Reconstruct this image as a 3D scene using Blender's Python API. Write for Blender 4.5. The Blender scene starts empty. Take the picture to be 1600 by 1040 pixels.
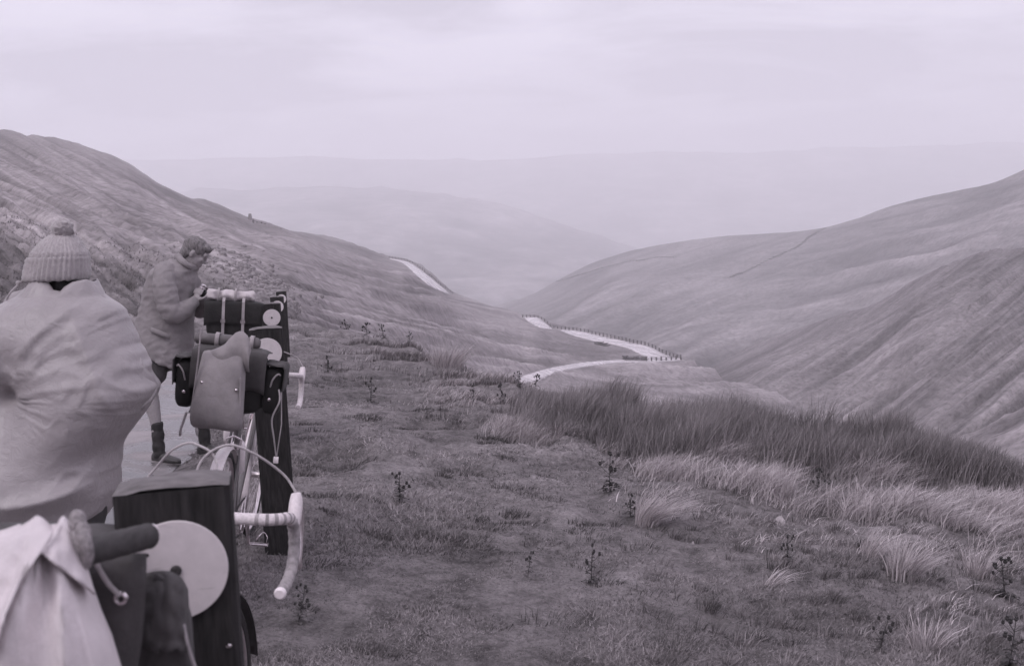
import bpy, math, random
import numpy as np
from mathutils import Vector, Matrix

random.seed(7)
rng = np.random.default_rng(7)
SC = bpy.context.scene
COL = SC.collection
rad = math.radians

# ------------------------------------------------------------------ camera
F = 1555.0                       # focal length in pixels of a 1600 x 1040 frame (35 mm lens)
PITCH, ROLL = rad(4.96), rad(1.7)
EYE = np.array([0.0, 0.0, 1.56])
_f = np.array([0, math.cos(PITCH), -math.sin(PITCH)])
_r0 = np.array([1.0, 0, 0]); _u0 = np.array([0, math.sin(PITCH), math.cos(PITCH)])
_r = math.cos(ROLL) * _r0 - math.sin(ROLL) * _u0
_u = math.sin(ROLL) * _r0 + math.cos(ROLL) * _u0
cd = bpy.data.cameras.new('camera'); cam = bpy.data.objects.new('camera', cd); COL.objects.link(cam)
cd.sensor_width = 36.0; cd.lens = F / 1600 * 36
cd.clip_start = 0.05; cd.clip_end = 20000
cd.dof.use_dof = True; cd.dof.focus_distance = 9.0; cd.dof.aperture_fstop = 8.0
M4 = Matrix.Identity(4)
for i in range(3):
    M4[i][0] = _r[i]; M4[i][1] = _u[i]; M4[i][2] = -_f[i]; M4[i][3] = EYE[i]
cam.matrix_world = M4
SC.camera = cam

def at(px, py, depth):
    """world point seen at a photograph position at a given depth"""
    px = np.asarray(px, float); py = np.asarray(py, float); depth = np.asarray(depth, float)
    d = _f + ((px - 800) / F)[..., None] * _r + ((520 - py) / F)[..., None] * _u
    return EYE + d * depth[..., None]

# ------------------------------------------------------------------ sky, sun, exposure
SUN_EL, SUN_AZ = rad(52), rad(215)      # azimuth clockwise from +Y: behind the camera, to the left
w = bpy.data.worlds.new("World"); SC.world = w; w.use_nodes = True
nt = w.node_tree; N = nt.nodes; L = nt.links
N.clear()
wo = N.new('ShaderNodeOutputWorld'); bg = N.new('ShaderNodeBackground'); bg.inputs['Strength'].default_value = 0.1
L.new(bg.outputs[0], wo.inputs[0])
sky = N.new('ShaderNodeTexSky'); sky.sky_type = 'NISHITA'; sky.sun_disc = False
sky.sun_elevation = SUN_EL; sky.sun_rotation = SUN_AZ; sky.air_density = 1.2; sky.dust_density = 4.0
tc = N.new('ShaderNodeTexCoord'); sx = N.new('ShaderNodeSeparateXYZ'); L.new(tc.outputs['Generated'], sx.inputs[0])
def wmath(op, a, b=None, clamp=False):
    n = N.new('ShaderNodeMath'); n.operation = op; n.use_clamp = clamp
    for i, v in enumerate((a, b)):
        if v is None: continue
        if isinstance(v, (int, float)): n.inputs[i].default_value = v
        else: L.new(v, n.inputs[i])
    return n.outputs[0]
# cloud sheet: project the direction on a flat layer so clouds get longer towards the horizon
zz = wmath('MAXIMUM', wmath('ABSOLUTE', sx.outputs['Z']), 0.02)
zden = wmath('ADD', zz, 0.22)
cx = wmath('DIVIDE', sx.outputs['X'], zden); cy = wmath('DIVIDE', sx.outputs['Y'], zden)
cmb = N.new('ShaderNodeCombineXYZ'); L.new(cx, cmb.inputs[0]); L.new(cy, cmb.inputs[1])
mp = N.new('ShaderNodeMapping'); mp.inputs['Scale'].default_value = (0.8, 1.5, 1); mp.inputs['Rotation'].default_value = (0, 0, rad(18)); mp.inputs['Location'].default_value = (1.7, 0.4, 0)
L.new(cmb.outputs[0], mp.inputs[0])
n1 = N.new('ShaderNodeTexNoise'); n1.inputs['Scale'].default_value = 1.5; n1.inputs['Detail'].default_value = 5; n1.inputs['Roughness'].default_value = 0.55; n1.inputs['Distortion'].default_value = 0.5
L.new(mp.outputs[0], n1.inputs['Vector'])
cr = N.new('ShaderNodeValToRGB')
cr.color_ramp.elements[0].position = 0.41; cr.color_ramp.elements[0].color = (5.3, 5.05, 6.0, 1)
cr.color_ramp.elements[1].position = 0.585; cr.color_ramp.elements[1].color = (10.3, 9.9, 11.5, 1)
L.new(n1.outputs['Fac'], cr.inputs[0])
# an overcast sky grows brighter towards the zenith
grad = wmath('ADD', 1.0, wmath('MULTIPLY', wmath('POWER', wmath('MAXIMUM', sx.outputs['Z'], 0.0), 1.5), 0.85))
vm = N.new('ShaderNodeVectorMath'); vm.operation = 'SCALE'; L.new(cr.outputs[0], vm.inputs[0]); L.new(grad, vm.inputs['Scale'])
mx = N.new('ShaderNodeMix'); mx.data_type = 'RGBA'; mx.inputs['Factor'].default_value = 0.96
L.new(sky.outputs[0], mx.inputs['A']); L.new(vm.outputs[0], mx.inputs['B'])
L.new(mx.outputs['Result'], bg.inputs['Color'])

sl = bpy.data.lights.new('sun', 'SUN'); sl.energy = 1.4; sl.angle = rad(25); sl.color = (1.0, 0.96, 0.97)
so = bpy.data.objects.new('sun', sl); COL.objects.link(so)
sd = Vector((math.sin(SUN_AZ) * math.cos(SUN_EL), math.cos(SUN_AZ) * math.cos(SUN_EL), math.sin(SUN_EL)))
so.rotation_euler = (-sd).to_track_quat('-Z', 'Y').to_euler()
so.location = (0, 0, 60)
SC.view_settings.view_transform = 'Standard'; SC.view_settings.look = 'None'
SC.view_settings.gamma = 1.0; SC.view_settings.use_curve_mapping = False
SC.view_settings.exposure = 0.0
SC.render.engine = 'CYCLES'
SC.cycles.use_denoising = True
SC.cycles.max_bounces = 6; SC.cycles.volume_bounces = 3
SC.cycles.volume_max_steps = 64

# ------------------------------------------------------------------ helpers: noise
def _hash(ix, iy, seed):
    h = (ix.astype(np.int64) * 374761393 + iy.astype(np.int64) * 668265263 + seed * 2147483647) & 0xFFFFFFFF
    h = ((h ^ (h >> 13)) * 1274126177) & 0xFFFFFFFF
    h = h ^ (h >> 16)
    return (h & 0xFFFFFF) / float(0xFFFFFF)
def vnoise(x, y, seed=0):
    x = np.asarray(x, float); y = np.asarray(y, float)
    ix = np.floor(x); iy = np.floor(y); fx = x - ix; fy = y - iy
    fx = fx * fx * fx * (fx * (fx * 6 - 15) + 10); fy = fy * fy * fy * (fy * (fy * 6 - 15) + 10)
    a = _hash(ix, iy, seed); b = _hash(ix + 1, iy, seed); c = _hash(ix, iy + 1, seed); d = _hash(ix + 1, iy + 1, seed)
    return (a + (b - a) * fx + (c - a) * fy + (a - b - c + d) * fx * fy) * 2 - 1
def fbm(x, y, seed=0, oct=4, gain=0.5):
    s = 0; amp = 1.0; tot = 0
    x = np.asarray(x, float); y = np.asarray(y, float)
    for o in range(oct):
        s = s + amp * vnoise(x, y, seed + o * 17); tot += amp
        x, y = x * 1.93 + y * 0.35, y * 1.93 - x * 0.35 + 5.3
        amp *= gain
    return s / tot
def pw(x, tab):
    tab = np.asarray(tab, float)
    return np.interp(x, tab[:, 0], tab[:, 1])
def smooth_pw(x, tab):
    """piecewise cubic (Catmull-Rom slopes) through the table"""
    tab = np.asarray(tab, float); X, Y = tab[:, 0], tab[:, 1]
    m = np.gradient(Y, X)
    x = np.clip(np.asarray(x, float), X[0], X[-1])
    i = np.clip(np.searchsorted(X, x) - 1, 0, len(X) - 2)
    h = X[i + 1] - X[i]; t = (x - X[i]) / h
    return ((2*t**3 - 3*t**2 + 1) * Y[i] + (t**3 - 2*t**2 + t) * h * m[i] + (-2*t**3 + 3*t**2) * Y[i + 1] + (t**3 - t**2) * h * m[i + 1])

# ------------------------------------------------------------------ helpers: meshes
class MB:
    def __init__(s): s.v = []; s.f = []
    def add(s, v, f):
        o = len(s.v); s.v += [tuple(map(float, p)) for p in v]; s.f += [tuple(i + o for i in q) for q in f]; return s
    def loft(s, rings, cap=(True, True), closed=True):
        n = len(rings[0]); v = [p for r in rings for p in r]; f = []
        for i in range(len(rings) - 1):
            for j in range(n if closed else n - 1):
                k = (j + 1) % n
                f.append((i*n + j, i*n + k, (i+1)*n + k, (i+1)*n + j))
        if closed and cap[0]: f.append(tuple(range(n))[::-1])
        if closed and cap[1]: f.append(tuple((len(rings)-1)*n + j for j in range(n)))
        return s.add(v, f)
    def tube(s, pts, r, n=8, cap=True, flat=1.0):
        P = [Vector(p) for p in pts]
        R = r if isinstance(r, (list, tuple)) else [r] * len(P)
        T = []
        for i in range(len(P)):
            a = P[max(i-1, 0)]; b = P[min(i+1, len(P)-1)]
            t = (b - a); T.append(t.normalized() if t.length > 1e-9 else Vector((0, 0, 1)))
        ref = Vector((0, 0, 1)) if abs(T[0].z) < 0.9 else Vector((1, 0, 0))
        nrm = (ref - T[0] * ref.dot(T[0])).normalized(); rings = []
        for i in range(len(P)):
            nrm = (nrm - T[i] * nrm.dot(T[i])).normalized(); bn = T[i].cross(nrm)
            rings.append([P[i] + (nrm * math.cos(2*math.pi*j/n) * flat + bn * math.sin(2*math.pi*j/n)) * R[i] for j in range(n)])
        return s.loft(rings, (cap, cap))
    def box(s, c, d, ax=None, bev=0.0):
        ax = ax or (Vector((1,0,0)), Vector((0,1,0)), Vector((0,0,1))); c = Vector(c)
        X, Y, Z = [a * (dd / 2) for a, dd in zip(ax, d)]
        if bev <= 0:
            v = [c + X*i + Y*j + Z*k for k in (-1, 1) for i, j in ((-1,-1),(1,-1),(1,1),(-1,1))]
            return s.add(v, [(3,2,1,0),(4,5,6,7),(0,1,5,4),(1,2,6,5),(2,3,7,6),(3,0,4,7)])
        bx, by, bz = [min(bev / (dd / 2), 0.49) for dd in d]
        rings = []
        for z, sh in ((-1, 1), (-1 + bz, 0), (1 - bz, 0), (1, 1)):
            ex, ey = 1 - bx * sh, 1 - by * sh
            oct_ = [(-ex+bx,-ey),(ex-bx,-ey),(ex,-ey+by),(ex,ey-by),(ex-bx,ey),(-ex+bx,ey),(-ex,ey-by),(-ex,-ey+by)]
            rings.append([c + X*i + Y*j + Z*z for i, j in oct_])
        return s.loft(rings)
    def ball(s, c, r, n=10, m=7, ax=None):
        rr = r if isinstance(r, (tuple, list)) else (r, r, r); c = Vector(c)
        ax = ax or (Vector((1,0,0)), Vector((0,1,0)), Vector((0,0,1)))
        rings = []
        for i in range(m + 1):
            th = math.pi * min(max(i / m, 0.02), 0.98)
            rings.append([c + ax[0]*(rr[0]*math.sin(th)*math.cos(2*math.pi*j/n)) + ax[1]*(rr[1]*math.sin(th)*math.sin(2*math.pi*j/n)) - ax[2]*(rr[2]*math.cos(th)) for j in range(n)])
        return s.loft(rings)
    def torus(s, c, R, r, axis, n=40, m=8, a0=0, a1=2*math.pi, flat=1.0):
        axis = Vector(axis).normalized(); ref = Vector((0,0,1)) if abs(axis.z) < .9 else Vector((1,0,0))
        e1 = (ref - axis*ref.dot(axis)).normalized(); e2 = axis.cross(e1); c = Vector(c)
        full = abs(a1 - a0 - 2*math.pi) < 1e-6
        rings = []
        for i in range(n + 1):
            a = a0 + (a1 - a0) * i / n; d = e1*math.cos(a) + e2*math.sin(a)
            rings.append([c + d*(R + r*math.cos(2*math.pi*j/m)) + axis*(r*flat*math.sin(2*math.pi*j/m)) for j in range(m)])
        return s.loft(rings, (not full, not full))

def mesh_obj(name, me, mat=None, parent=None, smooth=True):
    o = bpy.data.objects.new(name, me); COL.objects.link(o)
    if mat and not me.materials: me.materials.append(mat)
    if parent: o.parent = parent
    if smooth: me.polygons.foreach_set('use_smooth', [True] * len(me.polygons))
    return o
def obj(name, mb, mat, parent=None, smooth=True, base=None, bevel=0, subd=0, solid=0, angle=40):
    v = mb.v
    if base is not None: v = [(p[0]-base[0], p[1]-base[1], p[2]-base[2]) for p in v]
    me = bpy.data.meshes.new(name); me.from_pydata(v, [], mb.f); me.update()
    o = mesh_obj(name, me, mat, parent, smooth)
    if smooth and angle < 180:
        import bmesh
        bm = bmesh.new(); bm.from_mesh(me); bmesh.ops.recalc_face_normals(bm, faces=bm.faces)
        for e in bm.edges:
            if len(e.link_faces) == 2 and e.calc_face_angle(0) > rad(angle): e.smooth = False
        bm.to_mesh(me); bm.free()
    if solid:
        m = o.modifiers.new('solid', 'SOLIDIFY'); m.thickness = solid; m.offset = 0
    if bevel:
        m = o.modifiers.new('bevel', 'BEVEL'); m.width = bevel; m.segments = 2; m.limit_method = 'ANGLE'
    if subd:
        m = o.modifiers.new('subd', 'SUBSURF'); m.levels = subd; m.render_levels = subd
    return o
def tag(o, label=None, cat=None, group=None, kind=None):
    if label: o['label'] = label
    if cat: o['category'] = cat
    if group: o['group'] = group
    if kind: o['kind'] = kind
    return o
def empty(name, loc, rot=(0, 0, 0)):
    o = bpy.data.objects.new(name, None); COL.objects.link(o); o.empty_display_size = .1
    o.location = loc; o.rotation_euler = rot; return o
def copy_tree(o, parent=None, skip=()):
    c = o.copy(); COL.objects.link(c)
    if parent: c.parent = parent
    for ch in [x for x in o.children]:
        if ch.name.split('.')[0] not in skip: copy_tree(ch, c, skip)
    return c
def np_mesh(name, V, faces, mat, parent=None, smooth=True, attrs=None, uv=None):
    """V (n,3), faces (m,k) arrays with constant k"""
    me = bpy.data.meshes.new(name); V = np.ascontiguousarray(V, dtype=np.float32); faces = np.ascontiguousarray(faces, dtype=np.int32)
    k = faces.shape[1]
    me.vertices.add(len(V)); me.vertices.foreach_set('co', V.ravel())
    me.loops.add(faces.size); me.loops.foreach_set('vertex_index', faces.ravel())
    me.polygons.add(len(faces)); me.polygons.foreach_set('loop_start', np.arange(0, faces.size, k, dtype=np.int32))
    me.update(calc_edges=True)
    if attrs:
        for a, val in attrs.items():
            at_ = me.attributes.new(a, 'FLOAT', 'POINT'); at_.data.foreach_set('value', np.ascontiguousarray(val, dtype=np.float32))
    if uv is not None:
        ul = me.uv_layers.new(name='UVMap'); ul.data.foreach_set('uv', np.ascontiguousarray(uv[faces.ravel()], dtype=np.float32).ravel())
    me.validate()
    return mesh_obj(name, me, mat, parent, smooth)
def remeshed(mb, voxel, smooth=4, fn=None):
    """one continuous skin over overlapping volumes; returns a plain mesh"""
    me = bpy.data.meshes.new('tmp'); me.from_pydata(mb.v, [], mb.f); me.update()
    import bmesh
    bm = bmesh.new(); bm.from_mesh(me); bmesh.ops.recalc_face_normals(bm, faces=bm.faces); bm.to_mesh(me); bm.free()
    o = bpy.data.objects.new('tmp', me); COL.objects.link(o)
    m = o.modifiers.new('r', 'REMESH'); m.mode = 'VOXEL'; m.voxel_size = voxel
    if smooth:
        s = o.modifiers.new('s', 'SMOOTH'); s.factor = .5; s.iterations = smooth
    dg = bpy.context.evaluated_depsgraph_get()
    out = bpy.data.meshes.new_from_object(o.evaluated_get(dg))
    bpy.data.objects.remove(o); bpy.data.meshes.remove(me)
    if fn is not None:
        n = len(out.vertices); co = np.empty(n*3, np.float32); out.vertices.foreach_get('co', co)
        no = np.empty(n*3, np.float32); out.vertices.foreach_get('normal', no)
        co = co.reshape(-1, 3); co2 = fn(co.copy(), no.reshape(-1, 3))
        out.vertices.foreach_set('co', np.ascontiguousarray(co2, dtype=np.float32).ravel()); out.update()
    return out

# ------------------------------------------------------------------ helpers: materials (a black and white film with a faint mauve cast)
def g(v): return (v*1.03, v*0.925, v*0.955, 1)
def mat_base(name):
    m = bpy.data.materials.new(name); m.use_nodes = True; nt = m.node_tree
    b = nt.nodes['Principled BSDF']
    return m, nt, b
def mnoise(nt, scale, detail=4, rough=.55, vec=None, dist=0):
    n = nt.nodes.new('ShaderNodeTexNoise'); n.inputs['Scale'].default_value = scale; n.inputs['Detail'].default_value = detail
    n.inputs['Roughness'].default_value = rough; n.inputs['Distortion'].default_value = dist
    if vec is not None: nt.links.new(vec, n.inputs['Vector'])
    return n.outputs['Fac']
def mramp(nt, fac, stops):
    r = nt.nodes.new('ShaderNodeValToRGB'); e = r.color_ramp.elements
    while len(e) < len(stops): e.new(0.5)
    for el, (p, c) in zip(e, stops):
        el.position = p; el.color = c if isinstance(c, tuple) else g(c)
    nt.links.new(fac, r.inputs[0]); return r.outputs[0]
def mneut(nt, fac, stops): return mramp(nt, fac, [(p, (c, c, c, 1)) for p, c in stops])
def mbump(nt, b, height, strength=.4, dist=.01):
    n = nt.nodes.new('ShaderNodeBump'); n.inputs['Strength'].default_value = strength; n.inputs['Distance'].default_value = dist
    nt.links.new(height, n.inputs['Height']); nt.links.new(n.outputs[0], b.inputs['Normal']); return n
def mvec(nt, kind='Object', scale=(1,1,1), rot=(0,0,0)):
    t = nt.nodes.new('ShaderNodeTexCoord'); m = nt.nodes.new('ShaderNodeMapping'); m.inputs['Scale'].default_value = scale; m.inputs['Rotation'].default_value = rot
    nt.links.new(t.outputs[kind], m.inputs[0]); return m.outputs[0]
def mmul(nt, a, b, mode='MULTIPLY', fac=1.0):
    n = nt.nodes.new('ShaderNodeMix'); n.data_type = 'RGBA'; n.blend_type = mode; n.inputs['Factor'].default_value = fac
    for s, v in (('A', a), ('B', b)):
        if isinstance(v, tuple): n.inputs[s].default_value = v
        else: nt.links.new(v, n.inputs[s])
    return n.outputs['Result']
def simple(name, v, rough=.6, metal=0.0, var=.25, scale=30, bump=.15, spec=.4, bdist=.003, stretch=(1,1,1)):
    m, nt, b = mat_base(name); vec = mvec(nt, 'Object', stretch)
    f = mnoise(nt, scale, 6, .6, vec)
    nt.links.new(mramp(nt, f, [(.3, v*(1-var)), (.7, min(v*(1+var), .95))]), b.inputs['Base Color'])
    b.inputs['Roughness'].default_value = rough; b.inputs['Metallic'].default_value = metal; b.inputs['Specular IOR Level'].default_value = spec
    if bump: mbump(nt, b, f, bump, bdist)
    return m
def cloth(name, v, rough=.85, var=.2, weave=700, wr=.35, sheen=.04):
    m, nt, b = mat_base(name); vec = mvec(nt)
    f = mnoise(nt, 9, 5, .6, vec); wv = mnoise(nt, weave, 2, .5, vec)
    c = mramp(nt, f, [(.3, v*(1-var)), (.7, min(v*(1+var), .95))])
    c2 = mmul(nt, c, mneut(nt, wv, [(.3, .82), (.7, 1.0)]))
    nt.links.new(c2, b.inputs['Base Color']); b.inputs['Roughness'].default_value = rough
    b.inputs['Sheen Weight'].default_value = sheen; b.inputs['Specular IOR Level'].default_value = .25
    add = nt.nodes.new('ShaderNodeMath'); add.operation = 'MULTIPLY_ADD'; nt.links.new(mnoise(nt, 26, 5, .55, vec, .6), add.inputs[0]); add.inputs[1].default_value = 1.0
    sc = nt.nodes.new('ShaderNodeMath'); sc.operation = 'MULTIPLY'; sc.inputs[1].default_value = .12; nt.links.new(wv, sc.inputs[0]); nt.links.new(sc.outputs[0], add.inputs[2])
    mbump(nt, b, add.outputs[0], wr, .012)
    return m
# ================================================================== TERRAIN
def tline(x, y): return x + .226 * (y - 1.5) + .5           # metres to the right of the line of posts
def ground_plane(x, y):
    u = tline(x, y) - .2
    return -.010 * np.clip(y, -60, 60) - .10 * .5 * (u + np.sqrt(u * u + .09)) + .10 * .075
def ray_to(fn, px, py, d0=.7, d1=60, n=500):
    px = np.atleast_1d(np.asarray(px, float)); py = np.atleast_1d(np.asarray(py, float))
    ds = 1 / np.linspace(1/d0, 1/d1, n)
    if px.size <= 8:
        P = at(px[:, None], py[:, None], np.broadcast_to(ds, (px.size, n)))
        under = P[..., 2] < fn(P[..., 0], P[..., 1]); hit = under.any(1); k = np.where(hit, under.argmax(1), n - 1)
        lo = ds[k]; return at(px, py, lo), lo, hit
    lo = np.full(px.shape, d0); hit = np.zeros(px.shape, bool)
    for a, b in zip(ds[:-1], ds[1:]):
        p = at(px, py, np.full(px.shape, b)); under = p[:, 2] < fn(p[:, 0], p[:, 1])
        new = under & ~hit
        lo = np.where(new, (a + b) / 2, lo); hit |= under
    lo = np.where(hit, lo, d1)
    return at(px, py, lo), lo, hit
BROW_IMG = np.array([(450, 506), (540, 523), (620, 545), (700, 572), (760, 592), (820, 620), (900, 645), (1000, 662), (1100, 676), (1200, 688), (1300, 699), (1400, 714), (1480, 744), (1560, 775), (1650, 802), (1800, 850)])
_bp, _, _ = ray_to(ground_plane, BROW_IMG[:, 0], BROW_IMG[:, 1])
BROW_A = np.concatenate([[-1.5, -.77, -.52, -.33], _bp[:, 0] / _bp[:, 1]]); BROW_Y = np.concatenate([[14, 21.5, 22.5, 24], _bp[:, 1]])
def brow_y(x, y):
    return np.interp(x / np.maximum(y, .5), BROW_A, BROW_Y)
# the wet road beside the posts
ROAD_C = np.array([(4.9, -40), (-1.7, -6), (-2.9, 0), (-4.72, 8), (-5.95, 13), (-7.5, 16.6), (-10.6, 19.3), (-15.5, 20.8), (-28, 21.5), (-45, 20)], float)
def cr_poly(P, k=12):
    P = np.asarray(P, float); out = []
    for i in range(len(P) - 1):
        p0, p1, p2, p3 = P[max(i-1, 0)], P[i], P[i+1], P[min(i+2, len(P)-1)]
        for t in np.arange(k) / k:
            out.append(.5*((2*p1) + (-p0+p2)*t + (2*p0-5*p1+4*p2-p3)*t*t + (-p0+3*p1-3*p2+p3)*t**3))
    out.append(P[-1]); return np.array(out)
ROAD_L = cr_poly(ROAD_C, 10)
def road_dist(x, y):
    d = np.full(np.shape(x), 1e9)
    for a, b in zip(ROAD_L[:-1], ROAD_L[1:]):
        ab = b - a; t = np.clip(((x - a[0]) * ab[0] + (y - a[1]) * ab[1]) / (ab @ ab), 0, 1)
        d = np.minimum(d, np.hypot(x - a[0] - t * ab[0], y - a[1] - t * ab[1]))
    return d
def ground_z(x, y, detail=True):
    x = np.asarray(x, float); y = np.asarray(y, float)
    z = ground_plane(x, y)
    s = np.maximum(y - brow_y(x, y), 0); s = np.where(y > 1, s, 0)
    z = z - .5 * s * s / (s + 2.0)
    if detail:
        m = np.clip((road_dist(x, y) - 1.95) / .5, 0, 1)
        k = .6 + .4 * np.clip((y - 3.5) / 4, 0, 1)
        h = .10 * fbm(x * .55, y * .5, 3, 3)
        ridge = 1 - np.abs(fbm(x * 1.0 + .2 * y, y * 1.35, 11, 3)) * 2.2
        h = h + .13 * np.clip(ridge, -.2, 1) * np.clip(fbm(x * .3, y * .3, 23, 2) * 2 + .6, .15, 1)
        rg2 = 1 - np.abs(fbm(x * 2.3 - .6 * y, y * 2.9, 19, 2)) * 2.4
        h = h + .050 * np.clip(rg2, -.4, 1) * np.clip(fbm(x * .45 + 4, y * .45, 27, 2) * 2.2 + .55, .08, 1)
        h = h + .045 * fbm(x * 4.2, y * 4.2, 31, 3)
        h = h + .012 * fbm(x * 15, y * 15, 41, 2) * (y < 9)
        z = z + (h - .03) * m * k + .02 * m
    return z

def axis(parts):
    return np.unique(np.concatenate(parts))
gx = axis([np.linspace(-90, -12, 40), np.linspace(-12, -6, 60), np.arange(-6, 8, .045), np.linspace(8, 14, 60), np.linspace(14, 90, 36)])
gy = axis([np.linspace(-70, -2, 40), np.linspace(-2, 1, 40), np.exp(np.linspace(0, math.log(28), 430)), np.linspace(28, 90, 50)])
GX, GY = np.meshgrid(gx, gy)
GZ = ground_z(GX.ravel(), GY.ravel())
ny, nx = GX.shape
ii = (np.arange(ny - 1)[:, None] * nx + np.arange(nx - 1)[None, :]).ravel()
gq = np.stack([ii, ii + 1, ii + nx + 1, ii + nx], 1)

def turf_colour(nt, obj_scale=1.0):
    vec = mvec(nt)
    big = mnoise(nt, .55, 5, .6, vec); mid = mnoise(nt, 4.5, 6, .65, vec, .4); fine = mnoise(nt, 60, 5, .7, vec)
    c = mramp(nt, big, [(.3, .12), (.5, .168), (.72, .222)])
    c = mmul(nt, c, mneut(nt, mid, [(.3, .45), (.5, .95), (.72, 1.22)]))
    c = mmul(nt, c, mneut(nt, mnoise(nt, 17, 5, .7, vec, .3), [(.3, .6), (.5, 1.0), (.72, 1.3)]))
    c = mmul(nt, c, mneut(nt, fine, [(.25, .5), (.5, 1.0), (.8, 1.35)]))
    ra = nt.nodes.new('ShaderNodeAttribute'); ra.attribute_name = 'rill'      # rough grass and hummock shade painted by height: hollows darker, bumps paler
    c = mmul(nt, c, mneut(nt, ra.outputs['Fac'], [(0, .55), (.45, .95), (1, 1.25)]))
    return c, fine, mid
m_ground, nt, b = mat_base('turf')
c, fine, mid = turf_colour(nt); nt.links.new(c, b.inputs['Base Color']); b.inputs['Roughness'].default_value = .95; b.inputs['Specular IOR Level'].default_value = .1
mbump(nt, b, fine, .8, .02)
ground = np_mesh('ground', np.stack([GX.ravel(), GY.ravel(), GZ], 1), gq, m_ground, attrs={'rill': np.clip((GZ - ground_z(GX.ravel(), GY.ravel(), False)) / .22 + .42, 0, 1)})
tag(ground, kind='structure')

# road beside the posts
def wet_road(name, base0, base1, r0, r1, scale, dim=1.0):
    m, nt, b = mat_base(name); vec = mvec(nt)
    p = mnoise(nt, scale, 5, .6, vec, .5); fi = mnoise(nt, scale * 60, 3, .6, vec)
    c = mramp(nt, p, [(.40, base0), (.60, base1)])
    c = mmul(nt, c, mneut(nt, fi, [(.3, .75), (.7, 1.1)]))
    nt.links.new(c, b.inputs['Base Color'])
    rr = nt.nodes.new('ShaderNodeMapRange'); rr.inputs[1].default_value = .42; rr.inputs[2].default_value = .6; rr.inputs[3].default_value = r0; rr.inputs[4].default_value = r1
    nt.links.new(p, rr.inputs[0]); nt.links.new(rr.outputs[0], b.inputs['Roughness'])
    b.inputs['Specular IOR Level'].default_value = .6 * dim
    mbump(nt, b, fi, .12, .006)
    return m
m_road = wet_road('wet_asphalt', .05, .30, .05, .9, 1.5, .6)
RL = cr_poly(ROAD_C, 40); T = np.gradient(RL, axis=0); T /= np.linalg.norm(T, axis=1)[:, None]; NR = np.stack([T[:, 1], -T[:, 0]], 1)
sarr = np.cumsum(np.r_[0, np.linalg.norm(np.diff(RL, axis=0), axis=1)])
rings = []
for side in np.linspace(-1, 1, 9):
    jag = .0 if abs(side) < 1 else .14
    off = side * 1.98 + side * jag * (fbm(sarr * 1.4, sarr * 0 + side * 9, 5, 4))
    P = RL + NR * off[:, None]
    zz_ = ground_z(P[:, 0], P[:, 1], False) + .018 + .05 * (1 - side * side)
    if abs(side) == 1: zz_ = zz_ - .012
    rings.append(np.c_[P, zz_])
R = np.stack(rings, 1); nr, nc = R.shape[:2]
ii = (np.arange(nr - 1)[:, None] * nc + np.arange(nc - 1)[None, :]).ravel()
tag(np_mesh('road', R.reshape(-1, 3), np.stack([ii, ii + 1, ii + nc + 1, ii + nc], 1), m_road), kind='structure')

# ------------------------------------------------------------------ hills
class Hill:
    """a hillside given by lines of known height and distance, foot first and skyline last; real slope with rills"""
    def __init__(s, rows): s.rows = [(np.array(a, float), np.array(b, float)) for a, b in rows]
    def lines(s, px):
        return [(smooth_pw(px, a), sum(1 / pw(np.asarray(px, float) + o, b) for o in range(-36, 37, 9)) / 9) for a, b in s.rows]
    def inv(s, px, py):
        ls = s.lines(px); out = ls[0][1].copy()
        for (y0, i0), (y1, i1) in zip(ls[:-1], ls[1:]):
            t = np.clip((y0 - py) / np.maximum(y0 - y1, 1e-3), 0, 1); out = np.where(py <= y0, i0 + (i1 - i0) * t, out)
        return out
    def point(s, px, py, lift=0.0):
        px = np.asarray(px, float); py = np.asarray(py, float)
        p = at(px, py, 1 / s.inv(px, py)); p[..., 2] += lift; return p
    def build(s, name, px, nv, mat, disp, uvf, kind='structure', back=(.06, .2, .6), extra=None):
        ls = s.lines(px); V = []; U = []; A = []
        for k, ((y0, i0), (y1, i1)) in enumerate(zip(ls[:-1], ls[1:])):
            n = nv[k]
            for j in range(n + (1 if k == len(ls) - 2 else 0)):
                t = j / n; y = y0 + (y1 - y0) * t; iv = i0 + (i1 - i0) * t
                p = at(px, y, 1 / iv); dz = disp(px, y, 1 / iv, p); p[:, 2] += dz; A.append(dz * iv)
                V.append(p); U.append(uvf(px, y))
        for e in back:
            top = V[-1] if e == back[0] else topv
            if e == back[0]: topv = V[-1]
            dirv = topv - EYE; dirv[:, 2] = 0; dist = np.linalg.norm(dirv, axis=1)
            q = topv + dirv * e; q[:, 2] = topv[:, 2] - dist * (e * .35 + e * e * .3)
            V.append(q); U.append(U[-1]); A.append(A[-1])
        m, n = len(V), len(px); hi_ = max(np.percentile(np.abs(np.concatenate(A)), 95), 1e-9)
        ii = (np.arange(m - 1)[:, None] * n + np.arange(n - 1)[None, :]).ravel()
        o = np_mesh(name, np.concatenate(V), np.stack([ii, ii + 1, ii + n + 1, ii + n], 1), mat, uv=np.concatenate(U), attrs={'rill': np.clip(.5 + .5 * np.concatenate(A) / hi_, 0, 1)})
        return tag(o, kind=kind)
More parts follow.
